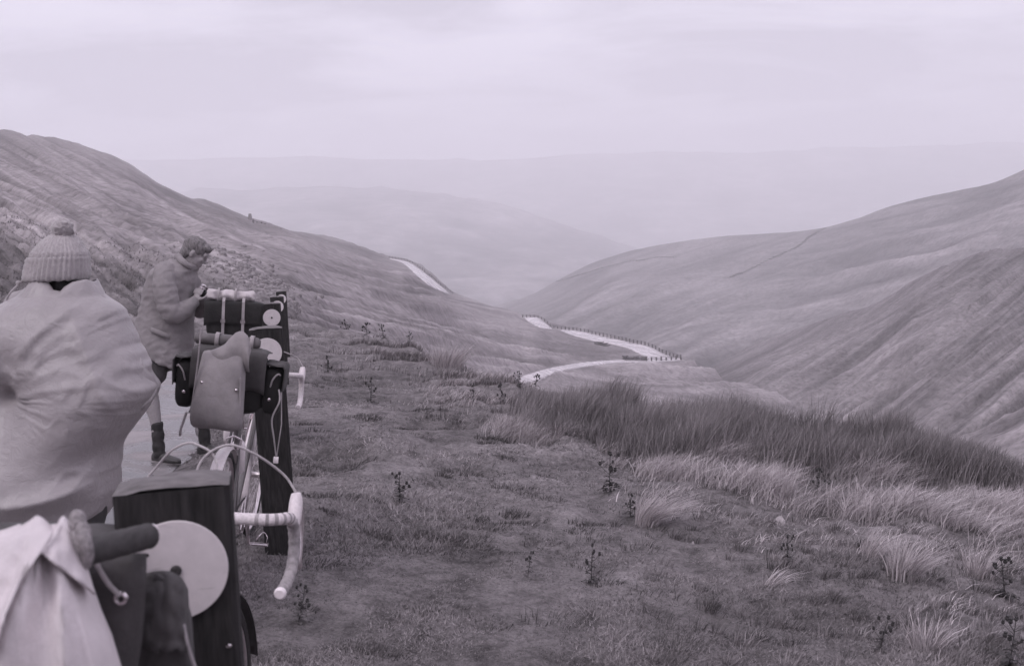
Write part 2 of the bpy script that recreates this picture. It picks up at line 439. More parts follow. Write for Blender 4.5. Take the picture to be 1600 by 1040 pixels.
def hill_mat(name, lo, hi, sx, sy, fine, patch=(1.2, 1.2), bump=.5, bdist=.3, darks=None, warp=.8, rill=(.62, 1.3)):
    m, nt, b = mat_base(name)
    uv = mvec(nt, 'UV', (sx, sy, 1)); st = mnoise(nt, 1.0, 6, .62, uv, warp * .3)
    pv = mvec(nt, 'UV', (patch[0], patch[1], 1)); pt = mnoise(nt, 1.0, 4, .55, pv, .5)
    f = mnoise(nt, fine, 6, .7, mvec(nt))
    c = mramp(nt, st, [(.3, lo), (.5, (lo + hi) / 2), (.68, hi)])
    c = mmul(nt, c, mneut(nt, pt, [(.3, .72), (.55, 1.0), (.75, 1.12)]))
    c = mmul(nt, c, mneut(nt, f, [(.3, .6), (.5, 1.0), (.7, 1.28)]))
    c = mmul(nt, c, mneut(nt, mnoise(nt, fine * .22, 5, .65, mvec(nt), .4), [(.3, .75), (.5, 1.0), (.7, 1.15)]))
    ra = nt.nodes.new('ShaderNodeAttribute'); ra.attribute_name = 'rill'       # colour goes darker down in the rills, paler along the ribs
    c = mmul(nt, c, mneut(nt, ra.outputs['Fac'], [(0, rill[0]), (.5, 1.0), (1, rill[1])]))
    if darks:
        # heather and peat: darker vegetation low on the bank
        dk = mnoise(nt, 1.0, 5, .6, mvec(nt, 'UV', darks[0]), .8)
        at_ = nt.nodes.new('ShaderNodeAttribute'); at_.attribute_name = 'heather'
        mu = nt.nodes.new('ShaderNodeMath'); mu.operation = 'MULTIPLY'; nt.links.new(mneut(nt, dk, [(.3, 0.1), (.6, .95)]), mu.inputs[0]); nt.links.new(at_.outputs['Fac'], mu.inputs[1])
        c = mmul(nt, c, mneut(nt, mu.outputs[0], [(0.0, .95), (.9, darks[1])]))
    nt.links.new(c, b.inputs['Base Color']); b.inputs['Roughness'].default_value = 1; b.inputs['Specular IOR Level'].default_value = .05
    ad = nt.nodes.new('ShaderNodeMath'); ad.operation = 'ADD'; nt.links.new(st, ad.inputs[0]); nt.links.new(f, ad.inputs[1])
    mbump(nt, b, ad.outputs[0], bump, bdist)
    return m

# --- left hill, whose lower shelf carries the winding road
H_LEFT = Hill([
    ([(-420, 545), (0, 543), (300, 536), (400, 526), (450, 521), (540, 546), (620, 568), (700, 602), (820, 648), (1000, 692), (1250, 745)],
     [(-420, 21.0), (0, 22.0), (300, 23.4), (400, 25), (450, 28), (540, 40), (620, 50), (700, 65), (820, 90), (1000, 110), (1250, 110)]),
    ([(-420, 170), (-200, 186), (0, 205), (100, 220), (150, 235), (200, 258), (250, 285), (290, 303), (330, 315), (390, 340), (440, 356), (500, 370), (560, 384), (610, 400), (640, 406), (665, 417), (685, 434), (705, 454), (740, 470), (790, 484), (815, 493), (840, 493.5), (860, 504), (900, 515), (960, 526), (1000, 536), (1040, 551), (1064, 560), (1100, 576), (1150, 601), (1200, 620), (1250, 640)],
     [(-420, 300), (200, 320), (300, 380), (450, 470), (610, 600), (705, 540), (815, 420), (900, 340), (1062, 260), (1150, 215), (1250, 180)])])
_fxs = [(-420, -205), (0, 0), (200, 110), (450, 215), (700, 285), (1250, 345)]
fx_slope = [(u, float(smooth_pw(np.array([u]), _fxs)[0])) for u in range(-420, 1251, 10)]
def z2(pts): return np.array([(800 + a * .2375, 470 + b * .2375) for a, b in pts])
def z1(pts): return np.array([(560 + a * .2307, 380 + b * .2307) for a, b in pts])
ROADS = {
  'far':   (z1([(212, 104), (290, 118), (345, 133), (400, 168), (450, 205), (500, 245), (560, 295), (608, 335)]),
            z1([(212, 108), (270, 122), (315, 145), (365, 190), (410, 230), (465, 275), (530, 312), (618, 345)])),
  'bend':  (z2([(78, 111), (150, 111), (190, 124), (230, 156), (262, 182)]), z2([(84, 117), (120, 145), (155, 163), (200, 181), (262, 186)])),
  'upper': (z2([(318, 191), (450, 203), (600, 238), (700, 258), (800, 282), (900, 303), (1000, 352), (1055, 372), (1110, 383)]),
            z2([(320, 195), (400, 227), (500, 255), (560, 270), (640, 282), (760, 312), (840, 350), (885, 372), (890, 396)])),
  'lower': (z2([(1105, 381), (1000, 383), (890, 394), (700, 393), (560, 401), (400, 418), (250, 448), (130, 482), (20, 520)]),
            z2([(1108, 391), (1000, 399), (890, 404), (700, 407), (560, 422), (400, 447), (280, 478), (180, 522), (75, 552)])),
}
def road_mask(px, py, wid=9):
    d = np.full(np.shape(px), 1e9)
    for a, b_ in ROADS.values():
        A = cr_poly(a, 8); B = cr_poly(b_, 8); n = min(len(A), len(B))
        for k in (0, .5, 1):
            for q in A[:n:2] * (1 - k) + B[:n:2] * k: d = np.minimum(d, np.hypot(px - q[0], (py - q[1]) * 1.5))
    return np.clip((d - 4) / wid, 0, 1)
def disp_left(px, py, d, p):
    s = px / 100; q = (py - pw(px, fx_slope)) / 100
    h = fbm(s * .6, q * 5, 61, 3) * .8 + (1 - 2.2 * np.abs(fbm(s * .35, q * 9.0, 67, 3))) * .6 + .22 * fbm(s * 2.2, q * 16, 71, 3) + .12 * fbm(s * 10, q * 24, 73, 2)
    near = np.clip((420 - px) / 150, 0, 1) * np.clip((75 - d) / 40, 0, 1)
    h = h + near * (1 - 2 * np.abs(fbm(s * 1.6, q * 7, 77, 4))) * 1.2
    amp = np.minimum(d * .0105, 2.3) * np.clip((py - 150) / 150, .35, 1)
    return h * amp * road_mask(px, py) * np.clip((d - 18) / 14, .1, 1)
def uv_left(px, py): return np.stack([px / 100, (py - pw(px, fx_slope)) / 100], 1)
m_left = hill_mat('hill_turf', .165, .37, .3, 11.0, 1.3, (.7, 2.6), .6, .5, darks=((.9, 5.5, 1), .42))
cols = np.arange(-420, 1251, 3.5)
o_left = H_LEFT.build('hill', cols, [190], m_left, disp_left, uv_left)
me = o_left.data; nvt = len(me.vertices)
co = np.empty(nvt * 3, np.float32); me.vertices.foreach_get('co', co); co = co.reshape(-1, 3)
rel = co - EYE; dd = rel @ _f; ipx = 800 + F * (rel @ _r) / dd; ipy = 520 - F * (rel @ _u) / dd
bank = pw(ipx, [(-420, 330), (0, 345), (60, 380), (150, 395), (330, 420), (440, 468), (500, 500), (560, 540), (640, 600)])
hea = np.clip((ipy - bank) / 40 + .35, 0, 1) * np.clip((520 - ipx) / 90, 0, 1)
a_ = me.attributes.new('heather', 'FLOAT', 'POINT'); a_.data.foreach_set('value', hea.astype(np.float32))

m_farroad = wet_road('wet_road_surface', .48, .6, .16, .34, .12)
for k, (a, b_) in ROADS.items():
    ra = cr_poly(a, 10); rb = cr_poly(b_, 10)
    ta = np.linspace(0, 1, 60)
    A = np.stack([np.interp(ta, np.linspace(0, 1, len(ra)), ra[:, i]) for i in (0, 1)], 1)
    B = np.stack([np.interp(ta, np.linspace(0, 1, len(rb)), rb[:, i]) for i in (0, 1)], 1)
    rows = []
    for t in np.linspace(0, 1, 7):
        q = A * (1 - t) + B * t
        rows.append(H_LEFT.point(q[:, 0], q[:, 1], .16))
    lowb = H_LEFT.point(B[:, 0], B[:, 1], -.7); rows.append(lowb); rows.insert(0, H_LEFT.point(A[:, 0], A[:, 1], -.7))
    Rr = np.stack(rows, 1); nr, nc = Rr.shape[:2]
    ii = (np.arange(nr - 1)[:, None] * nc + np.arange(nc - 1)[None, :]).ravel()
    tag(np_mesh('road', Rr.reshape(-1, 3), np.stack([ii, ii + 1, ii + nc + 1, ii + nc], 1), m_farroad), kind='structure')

# --- right side: the near striped spur, a low knoll before it, and the long slope behind
H_SPUR = Hill([
    ([(1040, 690), (1130, 700), (1250, 740), (1480, 800), (1600, 830), (1780, 860)], [(1040, 190), (1250, 150), (1480, 105), (1600, 95), (1780, 90)]),
    ([(1040, 610), (1080, 592), (1130, 566), (1200, 531), (1250, 513), (1300, 497), (1350, 484), (1390, 465), (1430, 440), (1480, 416), (1540, 396), (1600, 387), (1780, 372)],
     [(1040, 400), (1130, 390), (1300, 330), (1450, 280), (1600, 250), (1780, 240)])])
def q_spur(px, py): return ((py - 640) + (px - 1150) * pw(px, [(1040, .42), (1300, .52), (1600, .66), (1780, .7)])) / 100
def disp_spur(px, py, d, p):
    s = px / 100; q = q_spur(px, py)
    h = (1 - 2.3 * np.abs(fbm(s * .25, q * 2.7, 81, 3))) * 1.0 + (1 - 2.2 * np.abs(fbm(s * .35, q * 9, 83, 3))) * .6 + .4 * fbm(s * .8, q * 1.5, 85, 2) + .12 * fbm(s * 6, q * 15, 87, 2)
    top = H_SPUR.lines(px)[-1][0]
    return h * np.minimum(d * .0105, 2.7) * np.clip((py - top) / 60, .22, 1)
m_spur = hill_mat('spur_turf', .11, .255, .4, 10, 1.0, (.7, 1.6), .5, .8, rill=(.7, 1.2))
H_SPUR.build('hill', np.arange(1040, 1781, 3.0), [190], m_spur, disp_spur, lambda px, py: np.stack([px / 100, q_spur(px, py)], 1))

H_KNOLL = Hill([
    ([(1380, 800), (1480, 820), (1600, 840), (1800, 880)], [(1380, 70), (1800, 60)]),
    ([(1380, 712), (1430, 698), (1480, 690), (1530, 672), (1580, 645), (1620, 622), (1700, 588), (1800, 560)], [(1380, 98), (1480, 98), (1600, 92), (1800, 88)])])
def disp_knoll(px, py, d, p):
    s = px / 100; q = (py + .45 * px) / 100
    return d * .009 * ((1 - 2 * np.abs(fbm(s * .6, q * 3, 91, 3))) * .6 + .4 * fbm(s * 3, q * 7, 93, 3))
H_KNOLL.build('hill', np.arange(1380, 1801, 4.0), [40], hill_mat('knoll_turf', .14, .29, .8, 6, .9, (1, 2), .6, .4), disp_knoll, lambda px, py: np.stack([px / 100, (py + .45 * px) / 100], 1))

H_SLOPE = Hill([
    ([(700, 520), (790, 520), (1000, 590), (1130, 640), (1300, 600), (1600, 520), (1780, 500)], [(700, 700), (790, 620), (1060, 480), (1300, 430), (1600, 380), (1780, 370)]),
    ([(700, 490), (790, 476), (830, 462), (870, 440), (920, 415), (1000, 390), (1090, 376), (1200, 364), (1290, 355), (1340, 340), (1400, 318), (1500, 296), (1560, 283), (1600, 265), (1690, 228), (1780, 200)],
     [(700, 1100), (790, 1050), (1000, 1000), (1300, 850), (1600, 640), (1780, 600)])])
def q_slope(px, py): return ((py - 480) + (px - 800) * .30 + 18 * np.sin((px - 900) / 170)) / 100
def disp_slope(px, py, d, p):
    s = px / 100; q = q_slope(px, py)
    h = (1 - 2.2 * np.abs(fbm(s * .28, q * 3.0, 101, 3))) * .8 + fbm(s * .7, q * 2.0, 103, 3) * .8 + .25 * fbm(s * 3, q * 11, 105, 2)
    top = H_SLOPE.lines(px)[-1][0]
    return h * d * .008 * np.clip((py - top) / 50, .2, 1)
m_slope = hill_mat('long_slope_turf', .115, .25, .5, 8, .35, (.5, 1.8), .4, 1.5)
o_slope = H_SLOPE.build('hill', np.arange(700, 1781, 3.5), [150], m_slope, disp_slope, lambda px, py: np.stack([px / 100, q_slope(px, py)], 1))

# --- far hills fading in the rain
H_MID = Hill([
    ([(60, 560), (1300, 560)], [(60, 1300), (700, 1100), (1300, 1000)]),
    ([(60, 440), (200, 345), (300, 301), (400, 297), (500, 293), (570, 291), (620, 294), (700, 307), (780, 324), (850, 341), (930, 364), (1000, 390), (1100, 440), (1300, 520)],
     [(60, 3000), (600, 2800), (1000, 2500), (1300, 2300)])])
def disp_far(px, py, d, p):
    return d * .005 * (fbm(px / 130, py / 30, 111, 4) + .6 * (1 - 2 * np.abs(fbm(px / 90 + py / 60, py / 40 - px / 200, 113, 3))))
uv_far = lambda px, py: np.stack([px / 100, py / 100], 1)
m_far = hill_mat('far_hill_turf', .13, .27, 1.2, 6, .02, (1.5, 3), .3, 6)
H_MID.build('hill', np.arange(60, 1301, 8.0), [50], m_far, disp_far, uv_far)
H_FAR = Hill([
    ([(-500, 520), (2100, 480)], [(-500, 2600), (2100, 2500)]),
    ([(-500, 285), (0, 262), (150, 254), (270, 249), (400, 246), (520, 249), (700, 251), (850, 247), (950, 242), (1050, 238), (1150, 240), (1300, 233), (1450, 228), (1600, 223), (1800, 226), (2100, 235)],
     [(-500, 4300), (2100, 4500)])])
H_FAR.build('hill', np.arange(-500, 2101, 10.0), [60], m_far, lambda *a: .6 * disp_far(*a), uv_far, back=(.02, .06, .1))

# valley floor under it all, out to the horizon
mbv = MB(); mbv.add([(-5400, -150, -190), (5400, -150, -190), (5400, 6900, -190), (-5400, 6900, -190)], [(0, 1, 2, 3)])
tag(obj('valley_floor', mbv, m_far, smooth=False), kind='structure')

# the air: thin rain haze in one closed box
mh, nt, b = mat_base('haze_air'); nt.nodes.remove(b)
pv = nt.nodes.new('ShaderNodeVolumePrincipled'); pv.inputs['Color'].default_value = (.97, .955, .985, 1); pv.inputs['Density'].default_value = .00058; pv.inputs['Anisotropy'].default_value = 0.0
nt.links.new(pv.outputs[0], nt.nodes['Material Output'].inputs['Volume'])
mbh = MB(); mbh.box((0, 3500, 204), (11400, 7700, 790)); tag(obj('haze', mbh, mh, smooth=False), kind='stuff')
# bottom -195: a step below the valley floor
# ================================================================== VEGETATION
def blades(name, root, h, wdt, lean, shade, mat, segs=1, bend=.5, kind='stuff', parent=None):
    n = len(root); yaw = rng.uniform(0, math.pi, n); wx, wy = np.cos(yaw) * wdt / 2, np.sin(yaw) * wdt / 2
    W = np.stack([wx, wy, np.zeros(n)], 1); V = []; S = []
    up = np.stack([lean[:, 0], lean[:, 1], np.ones(n)], 1)
    for k in range(segs):
        t = k / segs
        c = root + np.stack([lean[:, 0] * h * t ** (1 + bend), lean[:, 1] * h * t ** (1 + bend), h * t * (1 - .25 * t * np.hypot(lean[:, 0], lean[:, 1]))], 1)
        ww = W * (1 - .45 * t); V += [c - ww, c + ww]
    V.append(root + np.stack([lean[:, 0] * h, lean[:, 1] * h, h * (1 - .25 * np.hypot(lean[:, 0], lean[:, 1]))], 1))
    m = len(V); VV = np.stack(V, 1).reshape(-1, 3); b0 = np.arange(n) * m; Fs = []
    for k in range(segs - 1):
        a = b0 + 2 * k; Fs += [np.stack([a, a + 1, a + 3], 1), np.stack([a, a + 3, a + 2], 1)]
    a = b0 + 2 * (segs - 1); Fs.append(np.stack([a, a + 1, a + 2], 1))
    o = np_mesh(name, VV, np.concatenate(Fs), mat, parent=parent, smooth=False, attrs={'shade': np.repeat(shade, m)})
    if kind: tag(o, kind=kind)
    return o
def blade_mat(name, lo, hi):
    m, nt, b = mat_base(name)
    a = nt.nodes.new('ShaderNodeAttribute'); a.attribute_name = 'shade'
    nt.links.new(mramp(nt, a.outputs['Fac'], [(0, lo), (1, hi)]), b.inputs['Base Color'])
    b.inputs['Roughness'].default_value = .7; b.inputs['Specular IOR Level'].default_value = .2
    b.inputs['Transmission Weight'].default_value = 0.0
    return m
m_turfb = blade_mat('grass_blades', .085, .37); m_rush = blade_mat('rush_stems', .085, .36); m_pale = blade_mat('bleached_grass', .2, .66)
def on_ground(x, y): return np.stack([x, y, ground_z(x, y)], 1)
# short grazed turf: denser and finer near the camera
n = 700000
yy = 1 / rng.uniform(1 / 26.0, 1 / 1.25, n); aa = rng.uniform(-.60, .60, n); xx = aa * yy
keep = (road_dist(xx, yy) > 1.95 + .15 * fbm(xx * 2, yy * 2, 7, 2)) & (yy < brow_y(xx, yy) + 2.5)
xx, yy = xx[keep], yy[keep]
cl = fbm(xx * 2.2, yy * 2.2, 51, 3); cl2 = fbm(xx * .7 + 9, yy * .7, 53, 2)
keep = rng.uniform(-.75, .25, len(xx)) < cl + .3
xx, yy, cl, cl2 = xx[keep], yy[keep], cl[keep], cl2[keep]
hh = (.007 + .013 * rng.random(len(xx)) ** 1.5) * np.clip(1 + 2.2 * cl, .35, 3.0) * np.clip(1 + .7 * cl2, .6, 1.6) * (1 + yy / 22)
lean = np.stack([.2 + .75 * rng.normal(size=len(xx)), .6 * rng.normal(size=len(xx))], 1)
sh = np.clip(.38 + .5 * fbm(xx * 1.1, yy * 1.1, 57, 3) + .4 * cl + .22 * rng.normal(size=len(xx)), 0, 1)
blades('turf_grass', on_ground(xx, yy), hh, .0022 * (.6 + yy / 2.6), lean, sh, m_turfb)

# the tall rush bed along the brow
FRONT = [(800, 680), (825, 690), (870, 700), (950, 716), (1010, 736), (1060, 742), (1150, 742), (1250, 760), (1300, 766), (1400, 775), (1480, 778), (1560, 792), (1650, 806), (1780, 830)]
BACK = [(800, 628), (820, 622), (900, 645), (1000, 662), (1100, 676), (1200, 688), (1300, 699), (1400, 714), (1480, 744), (1560, 775), (1650, 798), (1780, 822)]
flat = lambda x, y: ground_plane(x, y)
def strip(n, front, back, u0, u1, jit=0, power=1.0):
    u = rng.uniform(u0, u1, n)
    us = np.linspace(u0, u1, 200)
    _, df, _ = ray_to(flat, us, pw(us, front)); _, db, _ = ray_to(flat, us, pw(us, back))
    t = rng.random(n) ** power
    D = np.interp(u, us, df) * (1 - t) + np.interp(u, us, db) * t
    P = at(u, np.interp(u, us, pw(us, front)), D)      # horizontal position only
    return P[:, 0] + rng.normal(size=n) * jit, P[:, 1] + rng.normal(size=n) * jit, u, t
x, y, u, t = strip(135000, FRONT, BACK, 824, 1780, .10)
ncl = fbm(x * 1.5, y * 1.5, 201, 3)
keep = ncl > rng.uniform(-.75, .05, len(x)); x, y, u, t, ncl = x[keep], y[keep], u[keep], t[keep], ncl[keep]
h = (.20 + .32 * rng.random(len(x)) ** 1.3) * np.clip(1 + .7 * ncl, .5, 1.35) * pw(u, [(812, .4), (850, .62), (950, .72), (1200, .82), (1450, .85), (1540, .62), (1640, .45), (1780, .45)])
lean = np.stack([.2 + .24 * rng.normal(size=len(x)) + .2 * ncl, .24 * rng.normal(size=len(x))], 1)
blades('rush_bed', on_ground(x, y), h,   .0034 + .0030 * rng.random(len(x)), lean, np.clip(.30 + .3 * ncl + .2 * rng.normal(size=len(x)) + .5 * (rng.random(len(x)) < .12), 0, 1), m_rush, 3, .4)
# bleached grass lying along the foot of the rushes
PF = [(770, 700), (840, 703), (900, 718), (950, 740), (1010, 762), (1100, 778), (1200, 800), (1300, 820), (1400, 845), (1500, 858), (1600, 872), (1780, 905)]
PB = [(770, 672), (840, 688), (900, 704), (950, 712), (1010, 732), (1060, 738), (1150, 738), (1250, 755), (1300, 760), (1400, 768), (1500, 770), (1600, 786), (1780, 815)]
x, y, u, t = strip(52000, PF, PB, 775, 1780, .06, 1.0)
ncl = fbm(x * 1.7, y * 2.4, 211, 4); edge = np.minimum(1, (1 - np.abs(t - .62) * 1.6))
keep = ncl * 1.9 + .8 * fbm(x * 5, y * 7, 219, 2) + .5 * edge > rng.uniform(.05, .9, len(x)); x, y, u, ncl = x[keep], y[keep], u[keep], ncl[keep]
h = (.06 + .13 * rng.random(len(x))) * np.clip(1 + .9 * ncl, .5, 1.5)
lean = np.stack([.65 + .5 * rng.normal(size=len(x)) + .4 * fbm(x * 2, y * 2, 217, 2), -.1 + .45 * rng.normal(size=len(x))], 1)
blades('bleached_grass', on_ground(x, y), h, .0035 + .002 * rng.random(len(x)), lean, np.clip(.34 + .35 * ncl + .22 * rng.normal(size=len(x)), 0, 1), m_pale, 3, .8)
# rough edge of the brow on the left: dark rush tufts and pale wisps mixed, given as patches (centre, spread, number)
def patches(tab, seedn=0):
    X = []; Y = []
    for px, py, rx, ry, n in tab:
        n = int(n * .6)
        P, D, hit = ray_to(flat, px + rx * np.clip(rng.normal(size=n), -2, 2), py + ry * np.clip(rng.normal(size=n), -2, 2), n=300)
        ok = hit & (P[:, 1] < brow_y(P[:, 0], P[:, 1]) + 2.5); X.append(P[ok, 0]); Y.append(P[ok, 1])
    return np.concatenate(X), np.concatenate(Y)
DARK = [(620, 565, 24, 8, 1500), (660, 560, 26, 9, 1400), (540, 545, 25, 6, 500), (590, 548, 16, 5, 500), (720, 585, 22, 7, 800), (700, 600, 30, 8, 800), (745, 625, 24, 8, 900), (800, 655, 16, 8, 500),
        (770, 612, 14, 5, 250), (665, 662, 4, 3, 60), (692, 660, 5, 3, 80), (800, 630, 14, 6, 300), (540, 580, 22, 6, 300), (470, 530, 14, 4, 150), (1325, 815, 14, 6, 300), (1380, 815, 16, 6, 300), (1260, 845, 22, 9, 300), (1440, 855, 40, 8, 600), (1560, 815, 22, 8, 400), (1250, 770, 18, 7, 250), (1500, 900, 50, 10, 400), (1120, 790, 40, 8, 350), (1150, 820, 30, 8, 250)]
x, y = patches(DARK); k = rng.normal(size=len(x))
blades('rush_tufts', on_ground(x, y), (.04 + .13 * rng.random(len(x)) ** 1.4) * np.clip(y / 14, .4, 1.0), .003 + .0005 * y, np.stack([.25 + .3 * rng.normal(size=len(x)), .25 * rng.normal(size=len(x))], 1), np.clip(.4 + .25 * k, 0, 1), m_rush, 2, .5)
PALE = [(690, 575, 18, 6, 400), (755, 600, 26, 6, 500), (650, 548, 16, 4, 250), (720, 612, 26, 5, 350), (800, 612, 20, 6, 400), (700, 626, 20, 6, 300), (740, 640, 22, 7, 400), (820, 640, 18, 8, 350), (600, 560, 30, 6, 200), (1030, 790, 40, 12, 260), (1240, 800, 60, 14, 420), (1330, 870, 70, 10, 300), (1480, 870, 60, 14, 400), (1130, 770, 60, 10, 400), (1580, 870, 30, 14, 250), (1060, 820, 30, 6, 150), (1520, 960, 50, 20, 160), (1480, 1010, 40, 14, 120), (1200, 860, 30, 12, 120)]
x, y = patches(PALE); k = rng.normal(size=len(x))
blades('pale_wisps', on_ground(x, y), (.06 + .13 * rng.random(len(x))) * np.clip(y / 12, .45, 1.1), .003 + .0005 * y, np.stack([.6 + .45 * rng.normal(size=len(x)), .3 * rng.normal(size=len(x))], 1), np.clip(.45 + .25 * k, 0, 1), m_pale, 2, .8)
n = 900; uu = rng.uniform(960, 1640, n); vv = rng.uniform(800, 1060, n)
keep = rng.random(n) < np.clip((uu - 940) / 420, .05, 1) * np.clip(.5 + 1.2 * fbm(uu / 70, vv / 26, 231, 3), 0, 1)
P, _, _ = ray_to(flat, uu[keep], vv[keep], n=300); ct_ = P
n2 = 520; u2 = rng.uniform(470, 1010, n2); v2 = rng.uniform(560, 1040, n2)
k2 = rng.random(n2) < np.clip(.35 + 1.6 * fbm(u2 / 60, v2 / 22, 233, 3), 0, 1) * np.clip((930 - v2) / 160, .12, 1) * (v2 > 575 + (u2 - 470) * .13)
P2, _, _ = ray_to(flat, u2[k2], v2[k2], n=300); n_a = len(ct_); ct_ = np.concatenate([ct_, P2])
k_ = np.concatenate([rng.integers(14, 46, n_a), rng.integers(50, 150, len(P2))]); idx = np.repeat(np.arange(len(ct_)), k_); nb = len(idx)
aa_ = rng.uniform(0, 6.283, nb); rr_ = .05 * np.sqrt(rng.random(nb)) * np.repeat(np.concatenate([rng.uniform(.6, 2.0, n_a), rng.uniform(1.4, 4.2, len(P2))]), k_)
x = ct_[idx, 0] + rr_ * np.cos(aa_); y = ct_[idx, 1] + .6 * rr_ * np.sin(aa_); hs_ = np.repeat(np.concatenate([rng.uniform(.025, .085, n_a), rng.uniform(.018, .05, len(P2))]), k_); ton = np.repeat(np.clip(np.concatenate([rng.normal(.25, .22, n_a), rng.normal(.0, .1, len(P2))]), -.1, .8), k_)
blades('rough_grass', on_ground(x, y), hs_ * (.6 + .6 * rng.random(nb)), .0022 + .0004 * y, np.stack([.5 + .5 * np.cos(aa_) + .2 * rng.normal(size=nb), .5 * np.sin(aa_) + .2 * rng.normal(size=nb)], 1), np.clip(ton + .12 * rng.normal(size=nb), 0, 1), m_turfb, 2, .7)
# coarse heather and grass on the bank beyond the road
n = 26000; u = rng.uniform(-60, 470, n); v = rng.random(n)
foot = pw(u, [(-60, 535), (300, 522), (400, 505), (470, 500)]); topy = pw(u, [(-60, 340), (100, 375), (330, 405), (470, 455)])
v0 = foot + (topy - foot) * v
P = H_LEFT.point(u, v0); P[:, 2] += disp_left(u, v0, 1 / H_LEFT.inv(u, v0), P) - .03
ncl = fbm(u / 40, v0 / 9, 221, 3); keep = ncl > rng.uniform(-.3, .5, n); P, ncl = P[keep], ncl[keep]
dist = P[:, 1]
blades('heather_bank', P, (.05 + .09 * rng.random(len(P))) * (1 + .4 * ncl), .010 + .001 * dist, np.stack([.2 + .4 * rng.normal(size=len(P)), .3 * rng.normal(size=len(P))], 1), np.clip(.3 + .25 * rng.normal(size=len(P)), 0, 1), m_rush, 1)

# --- single pale tussocks
def tussock(px, py, r, hgt, n, label, dirx=.6):
    P, _, _ = ray_to(lambda a, b_: ground_z(a, b_), px, py); c = P[0]
    a = rng.uniform(0, 2 * math.pi, n); rr = r * np.sqrt(rng.random(n)) * .5
    root = np.stack([rr * np.cos(a), rr * np.sin(a), np.zeros(n) - .01], 1)
    lean = np.stack([np.cos(a) * .8 * rng.random(n) + dirx * (.6 + .5 * rng.random(n)), np.sin(a) * .8 * rng.random(n) - .1], 1)
    o = blades('grass_tussock', root, hgt * (.6 + .5 * rng.random(n)), np.full(n, .0022 + .00035 * c[1]), lean, np.clip(.5 + .22 * rng.normal(size=n), 0, 1), m_pale, 3, .9, kind=None)
    o.location = c; return tag(o, label, 'grass tussock', 'pale grass tussocks on the slope')
tussock(795, 680, .26, .24, 420, 'large bleached grass tussock at the left end of the dark rush bed', .5)
tussock(1010, 822, .15, .30, 300, 'pale tussock sweeping right beside the hummock below the rush bed', 1.0)
tussock(1412, 905, .16, .26, 320, 'pale tussock of upright bleached blades low on the right slope', .4)
tussock(1528, 905, .14, .22, 170, 'loose pale tussock just left of the dark gnarled thistle at the right edge', .3)
tussock(1205, 918, .10, .14, 70, 'small wispy pale tussock alone on the bare turf at lower right', 1.0)
tussock(1450, 1020, .14, .20, 130, 'thin pale tussock in the bottom right corner area between two thistles', .3)
tussock(1360, 870, .12, .2, 140, 'small leaning pale tussock under the bleached grass band', .7)
tussock(700, 578, .5, .5, 420, 'pale tussock on the brow left of the lower road bend', .4)

# --- thistles
m_thi = simple('thistle_leaf', .055, .8, var=.5, scale=60); m_thl = simple('thistle_pale', .12, .8, var=.5, scale=60); m_head = simple('thistle_head', .035, .9, var=.4, scale=90)
def thistle_meshes(seed, bushy):
    r = random.Random(seed); st = MB(); fo = MB(); heads = []
    top = Vector((r.uniform(-.04, .06), 0, 1)); main = [Vector((0, 0, -.03)), Vector((.01, .01, .3)), Vector((top.x * .6, .01, .65)), top]
    st.tube(main, [.016, .014, .011, .007], 5)
    tips = [top]
    for k in range(5 + bushy * 3):
        z = r.uniform(.35, .88); a = r.uniform(0, 6.28); ln = r.uniform(.13, .3) * (1.1 - .4 * z)
        b0 = Vector((top.x * z, .01, z)); b1 = b0 + Vector((math.cos(a) * ln, math.sin(a) * ln, ln * r.uniform(.5, 1.2)))
        st.tube([b0, (b0 + b1) / 2 + Vector((0, 0, -.01)), b1], [.008, .006, .005], 4); tips.append(b1)
    for tp in tips:
        h = MB(); s_ = r.uniform(.030, .046)
        h.ball(tp + Vector((0, 0, s_ * .7)), (s_, s_, s_ * 1.15), 7, 5)
        h.loft([[tp + Vector((math.cos(j) * q, math.sin(j) * q, z)) for j in np.arange(6) * 1.0472] for q, z in ((s_ * .6, s_ * 1.4), (s_ * 1.0, s_ * 2.2))], (True, True))
        heads.append(h)
    for k in range(15 + bushy * 14):
        z = r.uniform(.0, .8) ** 1.3; a = k * 2.4 + r.uniform(-.5, .5); ln = (r.uniform(.16, .3)) * (1.15 - z * .8)
        o = Vector((top.x * z, .01, z)); d = Vector((math.cos(a), math.sin(a), r.uniform(.15, .7))).normalized(); sd_ = d.cross(Vector((0, 0, 1))).normalized()
        n = 5; vs = []; fs = []
        for i in range(n + 1):
            t = i / n; c = o + d * ln * t - Vector((0, 0, .5 * ln * t * t)); wv = ln * .22 * math.sin(math.pi * (t * .85 + .1)) * (1.35 if i % 2 else .55)
            vs += [c - sd_ * wv + Vector((0, 0, .02 * (i % 2))), c + Vector((0, 0, -.01)), c + sd_ * wv + Vector((0, 0, .02 * (i % 2)))]
        for i in range(n):
            for q in (0, 1): fs.append((3*i + q, 3*i + q + 1, 3*i + q + 4, 3*i + q + 3))
        fo.add(vs, fs)
    return st, fo, heads
TPROTO = {}
